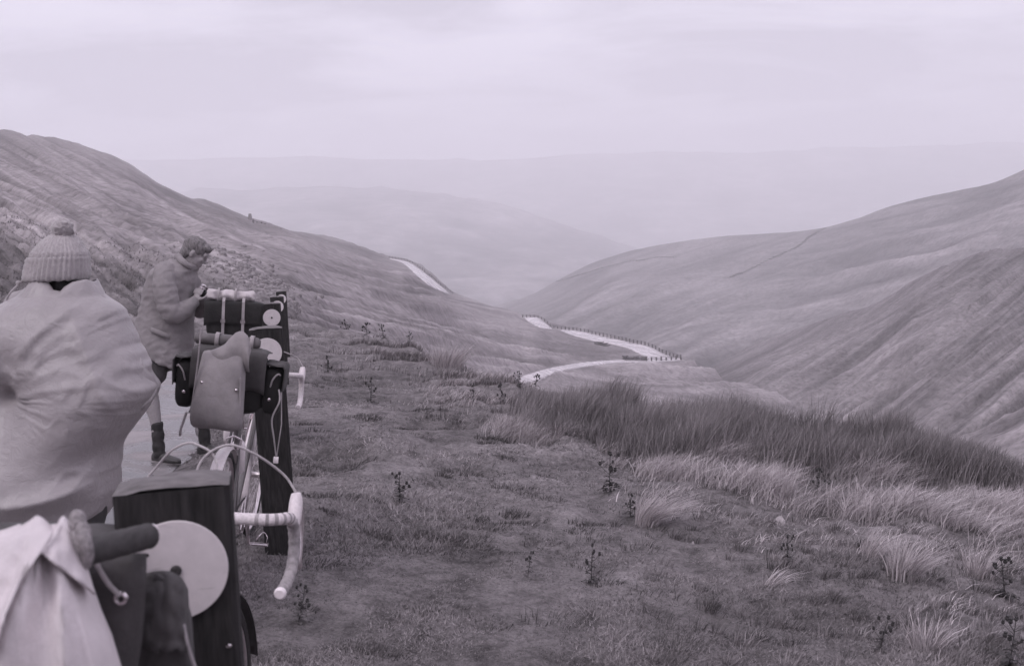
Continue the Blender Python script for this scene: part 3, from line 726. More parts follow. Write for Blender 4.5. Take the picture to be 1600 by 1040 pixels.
def thistle(px, py, hpx, variant, label, tone=None, group='thistles standing in the turf', rot=0):
    P, D, _ = ray_to(lambda a, b_: ground_z(a, b_), px, py); sc = hpx / F * D[0] / 1.06
    t = empty('thistle', P[0], (random.gauss(0, .12), random.gauss(.05, .12), rot + random.uniform(-.5, .5))); t.scale = (sc * random.uniform(.9, 1.35), sc * random.uniform(.9, 1.35), sc)
    tag(t, label, 'thistle', group)
    if variant not in TPROTO:
        st, fo, hd = thistle_meshes(variant, 1 if variant % 2 else 0)
        a = [obj('stem', st, m_thi, t), obj('foliage', fo, m_thi if variant % 3 else m_thl, t)] + [obj('flower_head', h_, m_head, t) for h_ in hd]
        TPROTO[variant] = a
    else:
        for o in TPROTO[variant]:
            c = o.copy(); COL.objects.link(c); c.parent = t
    return t
thistle(824, 908, 48, 2, 'small dark thistle on bare turf at bottom centre, left of the taller branched one')
thistle(923, 911, 62, 4, 'branched thistle with clear side stems on bare turf at bottom centre')
thistle(624, 785, 48, 3, 'bushy dark thistle on the hummocky turf right of the second post')
thistle(953, 768, 60, 5, 'many headed thistle at the front edge of the rush bed beside pale grass', rot=1)
thistle(985, 812, 42, 7, 'narrow dark thistle just below the many headed one by the rushes')
thistle(1041, 795, 30, 8, 'tiny thistle right of the narrow dark thistle below the rushes')
thistle(1232, 888, 54, 3, 'dotted thistle on the slope below two pale stones', rot=2)
thistle(1372, 1024, 66, 9, 'bushy dark thistle low on the right, nearest the bottom edge')
thistle(1572, 935, 66, 11, 'gnarled black thistle at the right edge level with the tussocks', rot=2)
thistle(1575, 1045, 84, 13, 'tall dark thistle in the bottom right corner', rot=4)
thistle(1276, 775, 44, 15, 'thistle in pale grass at the foot of the rush bed, right of centre')
thistle(513, 590, 34, 7, 'single dark thistle on the turf right of the drop handlebar end', rot=1)
thistle(580, 630, 40, 4, 'thin faint thistle on mid slope turf left of the small pale stone row', rot=3)
thistle(466, 972, 58, 3, 'low dark thistle plant just under the near handlebar end', rot=5)
thistle(835, 612, 28, 11, 'dark thistle clump against the start of the lower road', rot=1)
thistle(812, 606, 26, 13, 'dark thistle left of the clump at the start of the lower road', rot=2)
thistle(740, 632, 34, 8, 'thistle on the rough brow halfway to the lower road', rot=2)
thistle(790, 640, 40, 15, 'dotted thistle on the brow just left of the rush bed', rot=3)
thistle(545, 528, 30, 9, 'leftmost thistle of the brow, above the near turf', rot=2)
thistle(575, 532, 28, 11, 'thistle second from left along the brow', rot=3)
thistle(600, 530, 24, 13, 'thistle third from left along the brow', rot=4)
thistle(640, 540, 22, 9, 'thistle on the brow right of the third one, beside a dark tuft', rot=5)
thistle(1300, 770, 30, 5, 'small thistle among pale blades next to the rush bed thistle', rot=4)

# --- stones
m_stone = simple('pale_stone', .33, .9, var=.3, scale=14, bump=.5, bdist=.02); m_gstone = simple('grey_stone', .2, .9, var=.4, scale=9, bump=.6, bdist=.03)
def stone(px, py, wpx, hpx, label, mat=None, seed=0, fn=None, name='stone', flat_=.8):
    P, D, _ = ray_to(fn or (lambda a, b_: ground_z(a, b_)), px, py, d1=60); sw = wpx / F * D[0] / 2; shh = hpx / F * D[0]
    mb = MB(); r = random.Random(seed); mb.ball((0, 0, 0), (sw, sw * flat_, shh), 11, 8)
    mb.v = [tuple(Vector(v) * (1 + .28 * (vnoise(v[0] / sw * 1.7 + seed, v[2] / shh * 1.7 + v[1] / sw).item()))) for v in mb.v]
    o = obj(name, mb, mat or m_stone, smooth=True, angle=28); o.location = P[0] + np.array([0, 0, -shh * .35]); o.rotation_euler = (0, r.uniform(-.2, .3), r.uniform(0, 3))
    return tag(o, label, 'stone', 'stones on the slope')
stone(1217, 818, 20, 17, 'pale pointed stone on top of the hummock at right', seed=1)
stone(1155, 845, 28, 9, 'flat pale slab stone below the pointed stone', seed=2)
stone(529, 641, 15, 8, 'small white stone on mid slope turf right of the far handlebar', seed=3)
stone(1015, 952, 13, 6, 'small pale stone in bare turf at bottom right of centre', seed=4)
stone(1085, 858, 12, 16, 'narrow pale stone edge under the sweeping tussock', seed=5)
stone(722, 1018, 10, 4, 'tiny pale stone at the bottom edge of the turf', seed=6)
stone(900, 774, 16, 4, 'thin pale stone flake on turf in front of the rush bed', seed=8)
for k, (a, b_, c_, d_) in enumerate([(462, 505, 14, 6), (478, 510, 12, 5), (447, 500, 12, 6), (452, 520, 10, 4)]):
    stone(a, b_, c_, d_, ['pale stone at the path edge right of the far posts, second from left', 'pale stone at the path edge right of the far posts, rightmost', 'pale stone at the path edge touching the far posts', 'grey stone just below the pale ones at the path edge'][k], seed=20 + k)
# loose scree on the bank behind the man: too many to count
mb = MB()
for k in range(420):
    u = random.gauss(385, 42); v = random.gauss(437 + (u - 385) * .45, 17)
    if u < 318: continue
    P = H_LEFT.point(np.array([u]), np.array([v])); d = 1 / H_LEFT.inv(np.array([u]), np.array([v]))
    P[:, 2] += disp_left(np.array([u]), np.array([v]), d, P); s_ = random.uniform(.05, .2) * d[0] / 45
    mb.ball(P[0], (s_, s_, s_ * .7), 5, 4, (Vector((1, .2, .1)).normalized(), Vector((-.2, 1, .3)).normalized(), Vector((0, -.3, 1)).normalized()))
tag(obj('scree', mb, m_gstone, smooth=False), kind='stuff')
# ================================================================== POSTS, FENCES, WALLS
m_wood = simple('tarred_wood', .026, .85, spec=.2, var=.5, scale=26, bump=.5, bdist=.004, stretch=(4, 4, .5))
m_woodtop = simple('weathered_wood', .13, .85, var=.4, scale=30, bump=.5, bdist=.004, stretch=(1, 6, 1))
m_grey_wood = simple('grey_wood', .12, .9, var=.4, scale=9)
def disc_mat():
    m, nt, b = mat_base('reflector_disc'); vec = mvec(nt)
    f = mnoise(nt, 30, 6, .65, vec); s_ = mnoise(nt, 1.0, 3, .5, mvec(nt, 'Object', (14, 14, 130), (0, rad(14), 0)))
    c = mramp(nt, f, [(.3, .50), (.7, .60)]); c = mmul(nt, c, mneut(nt, s_, [(.28, .72), (.36, 1.0)]))
    nt.links.new(c, b.inputs['Base Color']); b.inputs['Roughness'].default_value = .5; return m
m_disc = disc_mat(); m_bolt = simple('rusty_bolt', .05, .6, metal=.5, var=.4, scale=200); m_chrome = simple('plated_metal', .62, .22, metal=1.0, var=.1, scale=80, bump=.03)
YAW = math.atan2(.226, 1)          # posts face along their own line
PX = Vector((math.cos(YAW), math.sin(YAW), 0)); PY = Vector((-math.sin(YAW), math.cos(YAW), 0)); PZ = Vector((0, 0, 1))
def guard_post(px, py, depth, label, wdt=.168, dep=.085, lean=.012, detail=True, disc=True, above=.133, tilt=.004):
    dc = Vector(at(px, py, depth)); base = dc + PY * (dep / 2); zg = float(ground_z(base.x, base.y)); top = dc.z + above
    t = empty('guard_post', (base.x, base.y, zg), (0, -lean, YAW)); tag(t, label, 'post', 'marker posts along the road edge')
    H = top - zg; mb = MB(); w2, d2 = wdt / 2, dep / 2; n = 7
    rings = []
    for z in (-.35, .02, H * .5, H - .035, H - .014):
        rings.append([(x_, y_, z + (x_ * tilt * 2 if z > H * .8 else 0)) for x_, y_ in ((-w2 + .008, -d2), (w2 - .008, -d2), (w2, -d2 + .008), (w2, d2 - .008), (w2 - .008, d2), (-w2 + .008, d2), (-w2, d2 - .008), (-w2, -d2 + .008))])
    mb.loft(rings); obj('post', mb, m_wood, t, angle=30)
    tp = MB(); k = .985
    r1 = [(x_ * .995, y_ * .995, H - .0135 + x_ * tilt * 2) for x_, y_ in ((-w2, -d2), (w2, -d2), (w2, d2), (-w2, d2))]
    gr = []
    m_ = 9
    vs = []; fs = []
    for i in range(m_):
        for j in range(m_):
            x_ = (-1 + 2 * i / (m_-1)) * w2 * .995; y_ = (-1 + 2 * j / (m_-1)) * d2 * .995
            e = 1 - max(abs(x_ / w2), abs(y_ / d2)) ** 4
            vs.append((x_, y_, H - .012 + x_ * tilt * 2 + .012 * e + .005 * vnoise(x_ * 30, y_ * 30, 5).item()))
    for i in range(m_-1):
        for j in range(m_-1): fs.append((i*m_+j, (i+1)*m_+j, (i+1)*m_+j+1, i*m_+j+1))
    tp.add(vs, fs); obj('post_top', tp, m_woodtop, t)
    if disc:
        d = MB(); c0 = Vector((0, -d2, H - above)); ax = [(Vector((1,0,0))), Vector((0,0,1))]
        seg = 48
        def circ(r, y_): return [c0 + Vector((r * math.cos(2*math.pi*j/seg), -y_, r * math.sin(2*math.pi*j/seg))) for j in range(seg)]
        d.loft([circ(.0745, .0025), circ(.0755, .004), circ(.0755, .0065), circ(.0745, .008)])
        do = obj('reflector_disc', d, m_disc, t, angle=30)
        bo = MB(); bo.loft([[c0 + Vector((r * math.cos(2*math.pi*j/12), -y_, r * math.sin(2*math.pi*j/12))) for j in range(12)] for r, y_ in ((.0085, .0082), (.0085, .011), (.006, .0125))]); obj('bolt', bo, m_bolt, do)
        if detail:
            bo = MB(); c1 = c0 + Vector((-.039, 0, .028)); bo.loft([[c1 + Vector((r * math.cos(2*math.pi*j/8), -y_, r * math.sin(2*math.pi*j/8))) for j in range(8)] for r, y_ in ((.0028, .0082), (.0028, .0088))]); obj('screw', bo, m_bolt, do)
            bo = MB(); c1 = Vector((.068, -d2 - .001, H - .26)); bo.loft([[c1 + Vector((r * math.cos(2*math.pi*j/8), -y_, .7 * r * math.sin(2*math.pi*j/8))) for j in range(8)] for r, y_ in ((.005, .0), (.005, .003), (.003, .004))]); obj('screw', bo, m_chrome, t)
    return t
POST1 = guard_post(290, 887, 1.5, 'large dark wooden post with a white disc, nearest the camera')
POST2 = guard_post(424, 550, 5.17, 'second dark post, standing full height beside the grey rucksack', lean=.02)
POST3 = guard_post(427, 496, 8.84, 'third post in the line, its disc just above the second post', detail=False)
POST4 = guard_post(435, 479, 12.5, 'fourth post in the line, small disc partly hidden behind the third', detail=False)
POST5 = guard_post(441, 467, 16.2, 'farthest post of the line, only its dark top showing', detail=False)

# fence round the road bends: many thin posts carrying two rails
def img_fence(poly, nposts, label, hgt=1.05, lift=0, hill=H_LEFT, rails=2, off=0):
    P = cr_poly(np.array(poly, float), 12); s_ = np.r_[0, np.cumsum(np.linalg.norm(np.diff(P, axis=0), axis=1))]
    u = np.interp(np.linspace(0, s_[-1], nposts), s_, P[:, 0]); v = np.interp(np.linspace(0, s_[-1], nposts), s_, P[:, 1])
    W = hill.point(u, v, 0.0); c = Vector(W[nposts // 2])
    t = empty('fence', c); tag(t, label, 'fence')
    pm = MB(); pm.loft([[(x_ * .13, y_ * .13, z) for x_, y_ in ((-1,-1),(1,-1),(1,1),(-1,1))] for z in (-.6, hgt - .05, hgt)])
    first = None
    for i, p in enumerate(W):
        if first is None: o = first = obj('fence_post', pm, m_grey_wood, t, smooth=False)
        else: o = first.copy(); COL.objects.link(o)
        o.parent = t; o.location = Vector(p) - c; o.rotation_euler = (random.gauss(0, .04), random.gauss(0, .04), random.random()); o.scale = (1, 1, random.uniform(.9, 1.08))
    for k in range(rails):
        rm = MB(); rm.tube([Vector(p) - c + Vector((0, 0, hgt * (.5 + .38 * k))) for p in W], .045, 4); obj('rail', rm, m_grey_wood, t)
    return t
img_fence(z2([(70, 108), (150, 108), (190, 118), (230, 148), (265, 178), (330, 188), (450, 199), (600, 233), (700, 253), (800, 277), (900, 298), (1000, 347), (1055, 367), (1112, 380)]), 44, 'long post and rail fence round the outer edge of the winding road')
img_fence(z2([(885, 398), (1000, 396), (1112, 386)]), 8, 'short fence of eight posts across the hairpin bend')
img_fence(z1([(212, 101), (290, 113), (345, 126), (400, 158), (450, 196), (500, 236), (560, 287), (640, 342)]), 26, 'fence beside the farthest stretch of road on the skyline')
img_fence([(396, 352), (410, 356), (425, 360), (440, 365)], 8, 'faint short fence on the left hill skyline by the upright stone', hgt=1.3)
# upright marker stone on the left skyline
p = H_LEFT.point(np.array([391.]), np.array([345.]))[0]; mb = MB(); mb.loft([[(a * r * 1.2, b_ * r, z) for a, b_ in ((-1,-.8),(.9,-1),(1,.8),(-.8,1))] for z, r in ((-1, .5), (0, .5), (1.2, .42), (2.2, .3))])
o = obj('standing_stone', mb, m_gstone, smooth=False); o.location = p; tag(o, 'small dark upright stone on the skyline of the left hill', 'stone')
# rough retaining wall at the hairpin: courses of loose stones
def dry_wall(poly, hgt, wid, hill, label, step, mat, courses=3, disp=None):
    P = cr_poly(np.array(poly, float), 16); W = hill.point(P[:, 0], P[:, 1])
    if disp: W[:, 2] += disp(P[:, 0], P[:, 1], 1 / hill.inv(P[:, 0], P[:, 1]), W)
    c = Vector(W[len(W) // 2])
    s_ = np.r_[0, np.cumsum(np.linalg.norm(np.diff(W, axis=0), axis=1))]; n = max(3, int(s_[-1] / step)); mb = MB()
    for k in range(courses):
        for i in range(n):
            q = (i + .5 * (k % 2)) / n * s_[-1]; p = Vector([np.interp(q, s_, W[:, a]) for a in range(3)]) - c
            p.z += hgt * (k + .4) / courses + random.uniform(-.28, .12) * hgt; z = random.uniform(0, 12)
            mb.box(p, (step * random.uniform(.8, 1.15), wid * random.uniform(.7, 1.1), hgt / courses * random.uniform(.6, 1.3)), (Vector((math.cos(z*.1), math.sin(z*.1), 0)), Vector((-math.sin(z*.1), math.cos(z*.1), 0)), PZ))
    t = empty('stone_wall', c); tag(t, label, 'wall'); o = obj('stones', mb, mat, t, smooth=False); o['kind'] = 'stuff'; return t
m_turfwall = simple('turf_wall', .17, .95, var=.4, scale=.3)
m_wallst = simple('wall_stone', .13, .95, var=.4, scale=2)
dry_wall(z2([(745, 386), (800, 388), (882, 388)]), 0.85, 1.0, H_LEFT, 'dark rough stone wall on the inside of the hairpin bend', 1.3, m_wallst)
dry_wall(z2([(560, 285), (600, 292), (645, 300)]), 1.0, 1.2, H_LEFT, 'low dark stone outcrop wall below the upper road', 1.4, m_wallst)
dry_wall([(1140, 437), (1165, 425), (1190, 410), (1220, 399), (1250, 386), (1272, 368), (1292, 356)], 1.0, .8, H_SLOPE, 'thin field wall climbing the far slope of the right hand hill', 4.0, m_turfwall, 2, disp_slope)
dry_wall([(870, 442), (920, 428), (990, 412), (1060, 404)], 1.0, .8, H_SLOPE, 'faint field wall low on the long right hand slope', 4.0, m_turfwall, 2, disp_slope)

# ================================================================== BICYCLES
m_tyre = simple('tyre_rubber', .03, .8, var=.3, scale=120); m_wht = simple('white_enamel', .72, .3, var=.08, scale=60, bump=.02); m_tape = simple('bar_tape', .55, .75, var=.2, scale=150, bump=.4, bdist=.001)
m_gtape = simple('grey_bar_tape', .27, .8, var=.35, scale=70, bump=.5, bdist=.001); m_blk = simple('black_leather', .028, .5, var=.3, scale=80); m_frame = simple('frame_enamel', .12, .3, var=.1, scale=40, bump=.02)
m_alu = simple('aluminium', .55, .32, metal=.9, var=.15, scale=120, bump=.05); m_cable = simple('cable_sleeve', .36, .5, var=.2, scale=90, bump=0); m_gum = simple('pale_rubber_hood', .62, .55, var=.12, scale=120, bump=.1); m_red = simple('reflector_lens', .16, .25, var=.2, scale=300)
def V3(*a): return Vector(a)
RA, FA, BB = V3(0, 0, .335), V3(1.04, 0, .335), V3(.43, 0, .27)
def arcpts(c, R, a0, a1, n, y=0): return [c + V3(R * math.cos(rad(a0 + (a1 - a0) * i / n)), y, R * math.sin(rad(a0 + (a1 - a0) * i / n))) for i in range(n + 1)]
def bez(P, k=8): return [Vector(q) for q in cr_poly([tuple(p) for p in P], k)]
def mudguard(c, a0, a1):
    mb = MB(); rings = []
    n = 26
    for i in range(n + 1):
        a = rad(a0 + (a1 - a0) * i / n); d = V3(math.cos(a), 0, math.sin(a)); ring = []
        for j in range(9):
            th = -1.2 + 2.4 * j / 8; ring.append(c + d * (.345 + .016 * math.cos(th)) + V3(0, .027 * math.sin(th) / .93, 0))
        rings.append(ring)
    return mb.loft(rings, (False, False), closed=False)
BARC = V3(.97, 0, .922)
def bar_side(s):
    p = [BARC + V3(0, s * .03, 0), BARC + V3(0, s * .11, 0), BARC + V3(.002, s * .165, 0), BARC + V3(.022, s * .196, -.002), BARC + V3(.065, s * .204, -.012), BARC + V3(.096, s * .206, -.045), BARC + V3(.098, s * .209, -.092), BARC + V3(.068, s * .212, -.138), BARC + V3(.012, s * .215, -.158), BARC + V3(-.045, s * .216, -.163)]
    return bez(p, 7)
def make_bike(label, rot, loc, white_bars=True, cable_h=.14, steer=0.0, front_mud=None):
    t = empty('bicycle', loc, rot); tag(t, label, 'bicycle', 'touring bicycles leaning by the posts')
    s_axis = (V3(.888, 0, .82) - V3(.925, 0, .70)).normalized(); s_mat = Matrix.Translation(V3(.925, 0, .70)) @ Matrix.Rotation(steer, 4, s_axis) @ Matrix.Translation(V3(-.925, 0, -.70))
    def obj(name, mb, *a, **k):            # whatever the steering carries turns with the bars
        if name in ('fork', 'stem', 'handlebar', 'bar_tape', 'end_plug', 'brake_hood', 'brake_lever', 'brake_cable') or (name in ('wheel', 'rim', 'spokes', 'hub', 'mudguard', 'brake_caliper') and sum(v[0] for v in mb.v) / len(mb.v) > .6):
            mb.v = [tuple(s_mat @ Vector(v)) for v in mb.v]
        return globals()['obj'](name, mb, *a, **k)
    f = MB(); ST = V3(.272, 0, .786); HTl, HTu = V3(.925, 0, .70), V3(.888, 0, .82)
    f.tube([BB, ST + V3(-.006, 0, .02)], .0145, 10); f.tube([ST, HTu + V3(.006, 0, -.03)], .0130, 10); f.tube([BB, HTl + V3(-.006, 0, .025)], .0148, 10); f.tube([HTl, HTu], .017, 10)
    for s in (-1, 1):
        f.tube([RA + V3(0, s * .062, 0), V3(.3, s * .032, .30), BB + V3(-.02, s * .02, 0)], [.007, .009, .010], 8)
        f.tube([RA + V3(0, s * .062, 0), V3(.2, s * .03, .6), ST + V3(0, s * .016, -.02)], .007, 8)
    f.tube([BB + V3(0, -.035, 0), BB + V3(0, .035, 0)], .02, 12); obj('frame', f, m_frame, t)
    fk = MB()
    for s in (-1, 1): fk.tube(bez([FA + V3(0, s * .05, 0), FA + V3(-.035, s * .05, .09), FA + V3(-.085, s * .048, .22), HTl + V3(0, s * .03, -.012), HTl + V3(0, s * .012, -.004)], 5), .0095, 8)
    obj('fork', fk, m_chrome, t)
    for c in (RA, FA):
        ty = MB(); ty.torus(c, .325, .0155, (0, 1, 0), 56, 8); w_ = obj('wheel', ty, m_tyre, t)
        r_ = MB(); r_.torus(c, .306, .0095, (0, 1, 0), 56, 6, flat=1.15); obj('rim', r_, m_alu, w_)
        sp = MB()
        for k in range(32):
            a = 2 * math.pi * k / 32; s = 1 if k % 2 else -1; off = .35 * (1 if k % 4 < 2 else -1)
            sp.tube([c + V3(.022 * math.cos(a + off * 2.6), s * .028, .022 * math.sin(a + off * 2.6)), c + V3(.30 * math.cos(a), 0, .30 * math.sin(a))], .0012, 3, cap=False)
        so_ = obj('spokes', sp, m_alu, w_); so_['kind'] = 'stuff'
        hb = MB(); hb.tube([c + V3(0, -.066, 0), c + V3(0, -.06, 0), c + V3(0, -.03, 0), c + V3(0, -.029, 0), c + V3(0, 0, 0), c + V3(0, .029, 0), c + V3(0, .03, 0), c + V3(0, .06, 0), c + V3(0, .066, 0)], [.006, .009, .01, .022, .015, .022, .01, .009, .006], 10); obj('hub', hb, m_alu, w_)
    mg = obj('mudguard', mudguard(RA, 40, 215), m_wht, t, solid=.002)
    rf = MB(); c = RA + V3(math.cos(rad(168)) * .372, 0, math.sin(rad(168)) * .372); rf.tube([c, c + V3(-.012, 0, 0), c + V3(-.016, 0, 0)], [.024, .024, .018], 16); rl = obj('rear_reflector', rf, m_red, mg)
    rn = MB(); rn.torus(c + V3(-.010, 0, 0), .0255, .0035, (1, 0, 0), 18, 5); obj('rim_ring', rn, m_chrome, rl)
    lb = MB(); lb.tube([c + V3(.02, -.02, .0), c + V3(.0, -.05, .002), c + V3(-.005, -.06, .0)], .005, 6); lb.tube([c + V3(-.03, -.062, 0), c + V3(.03, -.062, 0)], .013, 10); obj('rear_lamp', lb, m_chrome, t)
    st_ = MB()
    for s in (-1, 1): st_.tube([RA + V3(0, s * .064, 0), c + V3(.015, s * .02, .02)], .002, 4)
    obj('mudguard_stay', st_, m_alu, t)
    obj('mudguard', mudguard(FA, 10, 190), front_mud or m_wht, t, solid=.002)
    # saddle
    sd_ = MB(); rings = []
    for x_, hw, z, th in ((.10, .03, .955, .02), (.108, .062, .962, .03), (.14, .075, .965, .035), (.19, .068, .958, .035), (.24, .042, .950, .03), (.30, .024, .948, .028), (.36, .02, .948, .025), (.375, .012, .942, .015)):
        rings.append([V3(x_, hw * math.cos(2*math.pi*j/12), z - .012 + (th * .5 * math.sin(2*math.pi*j/12) if math.sin(2*math.pi*j/12) > 0 else th * 1.2 * math.sin(2*math.pi*j/12))) for j in range(12)])
    sd_.loft(rings); sa = obj('saddle', sd_, m_blk, t, subd=1)
    r_ = MB(); r_.tube([ST, V3(.235, 0, .915)], .0125, 10)
    for s in (-1, 1): r_.tube([V3(.115, s * .045, .935), V3(.17, s * .022, .915), V3(.29, s * .02, .918), V3(.36, s * .01, .935)], .0035, 6)
    obj('seat_post', r_, m_alu, t)
    sm = MB(); sm.tube(bez([HTu, HTu + V3(-.014, 0, .055), HTu + V3(.0, 0, .088), BARC + V3(-.03, 0, -.004), BARC], 5), .0125, 10); sm.tube([BARC + V3(0, -.022, 0), BARC + V3(0, .022, 0)], .018, 12); obj('stem', sm, m_alu, t)
    hb = MB(); hb.tube([BARC + V3(0, -.035, 0), BARC + V3(0, .035, 0)], .0130, 12, cap=False)
    for s in (-1, 1):
        P = bar_side(s); n = len(P); hb.tube(P[:int(n * .5)], .0150, 12, cap=False)
    hbo = obj('handlebar', hb, m_tape, t)
    for s in (-1, 1):
        P = bar_side(s); n = len(P)
        tp = MB(); P2 = P[int(n * .17) if not white_bars else int(n * .5) - 1:]; tp.tube(P2, [.0148 + .0008 * math.sin(i * 1.9) for i in range(len(P2))], 12); obj('bar_tape', tp, m_gtape if not white_bars else m_tape, hbo)
        ep = MB(); e = P[-1]; d_ = (P[-1] - P[-2]).normalized(); ep.tube([e, e + d_ * .004, e + d_ * .008, e + d_ * .012], [.0145, .0155, .0150, .011], 14); obj('end_plug', ep, m_wht, hbo)
        hd = MB(); o = BARC + V3(.092, s * .206, -.035); hd.tube(bez([o + V3(-.004, 0, -.006), o + V3(.010, 0, .006), o + V3(.026, s*-.002, .030), o + V3(.040, s*-.004, .056), o + V3(.042, s*-.006, .070)], 5), [.0115 + .0065 * math.sin(math.pi * i / 20) for i in range(21)], 12, flat=1.15); obj('brake_hood', hd, m_gum, hbo)
        lv = MB(); lv.tube(bez([o + V3(.04, s*-.003, .05), o + V3(.062, s * .002, .02), o + V3(.058, s * .006, -.05), o + V3(.03, s * .010, -.10), o + V3(.034, s * .012, -.122)], 6), [.006] * 25, 8, flat=1.7); obj('brake_lever', lv, m_alu, hbo)
        tipc = o + V3(.040, s*-.006, .074)
        cb = MB(); end = V3(.955, 0, .86) if s < 0 else V3(.86, .01, .80)
        cb.tube(bez([tipc, tipc + V3(.002, s * -.035, .045), BARC + V3(.085, s * .10, cable_h * .88), BARC + V3(.06, s * .035, cable_h), BARC + V3(.04, s * -.025, cable_h * .62), end], 8), .0032, 8); obj('brake_cable', cb, m_cable, t)
    # brakes, chainset, pedals, chain, bottle
    for cc, dx in ((V3(.955, 0, .705), .02), (V3(.235, 0, .70), -.02)):
        cl = MB()
        for s in (-1, 1): cl.tube([cc + V3(dx, 0, .01), cc + V3(dx, s * .035, -.005), cc + V3(dx, s * .03, -.045)], .005, 6); cl.box(cc + V3(dx * .5, s * .024, -.045), (.045, .01, .012))
        obj('brake_caliper', cl, m_alu, t)
    ch = MB(); ch.torus(BB + V3(0, -.045, 0), .094, .004, (0, 1, 0), 44, 6)
    for k in range(5): a = 2*math.pi*k/5; ch.tube([BB + V3(0, -.045, 0), BB + V3(.092 * math.cos(a), -.045, .092 * math.sin(a))], .006, 6)
    cs = obj('chainring', ch, m_alu, t)
    for s, a in ((-1, rad(-70)), (1, rad(110))):
        e = BB + V3(.17 * math.cos(a), s * .075, .17 * math.sin(a)); ca = MB(); ca.tube([BB + V3(0, s * .062, 0), e], [.011, .008], 8); co_ = obj('crank_arm', ca, m_alu, t)
        pd = MB(); ex = V3(.9, 0, -.15).normalized()
        pd.tube([e, e + V3(0, s * .1, 0)], .008, 8)
        for q in (-1, 1):
            pd.tube([e + V3(0, s * .018, 0) + ex * (.033 * q), e + V3(0, s * .098, 0) + ex * (.033 * q)], .0055, 6)
        for q in (.018, .098): pd.tube([e + V3(0, s * q, 0) - ex * .034, e + V3(0, s * q, 0) + ex * .034], .004, 6)
        pdo = obj('pedal', pd, m_chrome, t)
        tcp = MB(); tcp.tube(bez([e + V3(.03, s * .03, .005), e + V3(.10, s * .035, .01), e + V3(.115, s * .058, .03), e + V3(.10, s * .08, .01), e + V3(.03, s * .086, .005)], 5), .0028, 5); obj('toe_clip', tcp, m_chrome, pdo)
    cn = MB(); cn.tube([V3(.0, -.045, .37), V3(.42, -.045, .362)], .0045, 6); cn.tube([V3(.02, -.045, .255), V3(.42, -.045, .178)], .0045, 6); cn.torus(RA + V3(0, -.045, 0), .038, .006, (0, 1, 0), 20, 6); obj('chain', cn, m_bolt, t)
    dr = MB(); dr.torus(V3(.03, -.05, .25), .018, .004, (0, 1, 0), 12, 5); dr.torus(V3(.05, -.05, .19), .018, .004, (0, 1, 0), 12, 5); dr.tube([V3(.0, -.06, .32), V3(.03, -.06, .25), V3(.05, -.06, .19)], .006, 6); obj('derailleur', dr, m_alu, t)
    bt = MB(); d_ = (ST - BB).normalized(); nrm = V3(d_.z, 0, -d_.x); b0 = BB + d_ * .22 + nrm * .052
    bt.tube([b0, b0 + d_ * .004, b0 + d_ * .14, b0 + d_ * .16, b0 + d_ * .175, b0 + d_ * .2], [.031, .034, .034, .028, .015, .013], 16); obj('bottle', bt, m_wht, t)
    return t
def gz(x, y): return float(ground_z(x, y))
B1 = make_bike('bicycle behind the nearest post, grey taped drop handlebar sticking out to its right', (rad(3), 0, rad(91)), (-.815, 1.42, gz(-.62, 1.9) + .0), white_bars=False, cable_h=.165, steer=rad(-4), front_mud=m_blk)
B2h = math.atan2(1, -.095)
B2 = make_bike('bicycle leaning on the second post, white mudguard with round reflector below the grey rucksack', (rad(8), 0, B2h), (-1.415, 4.46, gz(-1.3, 4.8)), cable_h=.13)
B3 = copy_tree(B2); B3.location = (-2.30, 7.9, gz(-2.3, 8.3)); B3.rotation_euler = (rad(5), 0, math.atan2(1, -.20))
tag(B3, 'farther bicycle hidden under the black strapped saddlebag, by the third post')

# ================================================================== LUGGAGE
m_black = cloth('black_canvas', .02, var=.3); m_dark = cloth('dark_canvas', .068, var=.3); m_grey = cloth('grey_canvas', .26, var=.22); m_white = cloth('white_cotton', .58, var=.16, wr=.35); m_strap = cloth('leather_strap', .33, var=.25, weave=200); m_cream = cloth('pale_roll_cloth', .5, var=.15); m_roll = cloth('dark_roll_cloth', .13, var=.25)
def soft(mb, fn_amp, seed, sc=9.0):
    """crumple a lofted shape a little, outward along its own direction from its centre line"""
    A = np.array(mb.v); c = A.mean(0); d = A - c; n = np.linalg.norm(d, axis=1)[:, None] + 1e-6
    k = fn_amp * (fbm(A[:, 0] * sc + seed, A[:, 2] * sc + A[:, 1] * sc, seed, 3) + .7 * (1 - 2 * np.abs(fbm(A[:, 0] * sc * .8 - A[:, 2] * sc * .5, A[:, 1] * sc, seed + 5, 2))))
    A = A + d / n * k[:, None]; mb.v = [tuple(q) for q in A]; return mb
def pillow(c, dims, ax, n=16, m=12, sq=4.0, taper=0.0, sag=0.0):
    """rounded box by superellipsoid: dims full sizes"""
    mb = MB(); X, Y, Z = [Vector(a) for a in ax]; c = Vector(c); rings = []
    def se(v, p): return math.copysign(abs(v) ** (2 / p), v)
    for i in range(m + 1):
        ph = -math.pi / 2 + math.pi * min(max(i / m, .012), .988); cz, sz = se(math.cos(ph), sq), se(math.sin(ph), sq)
        ring = []
        for j in range(n):
            th = 2 * math.pi * (j + .5) / n; k = 1 + taper * sz
            ring.append(c + X * (dims[0] / 2 * cz * se(math.cos(th), sq) * k) + Y * (dims[1] / 2 * cz * se(math.sin(th), sq) * k) + Z * (dims[2] / 2 * sz))
        rings.append(ring)
    return mb.loft(rings)
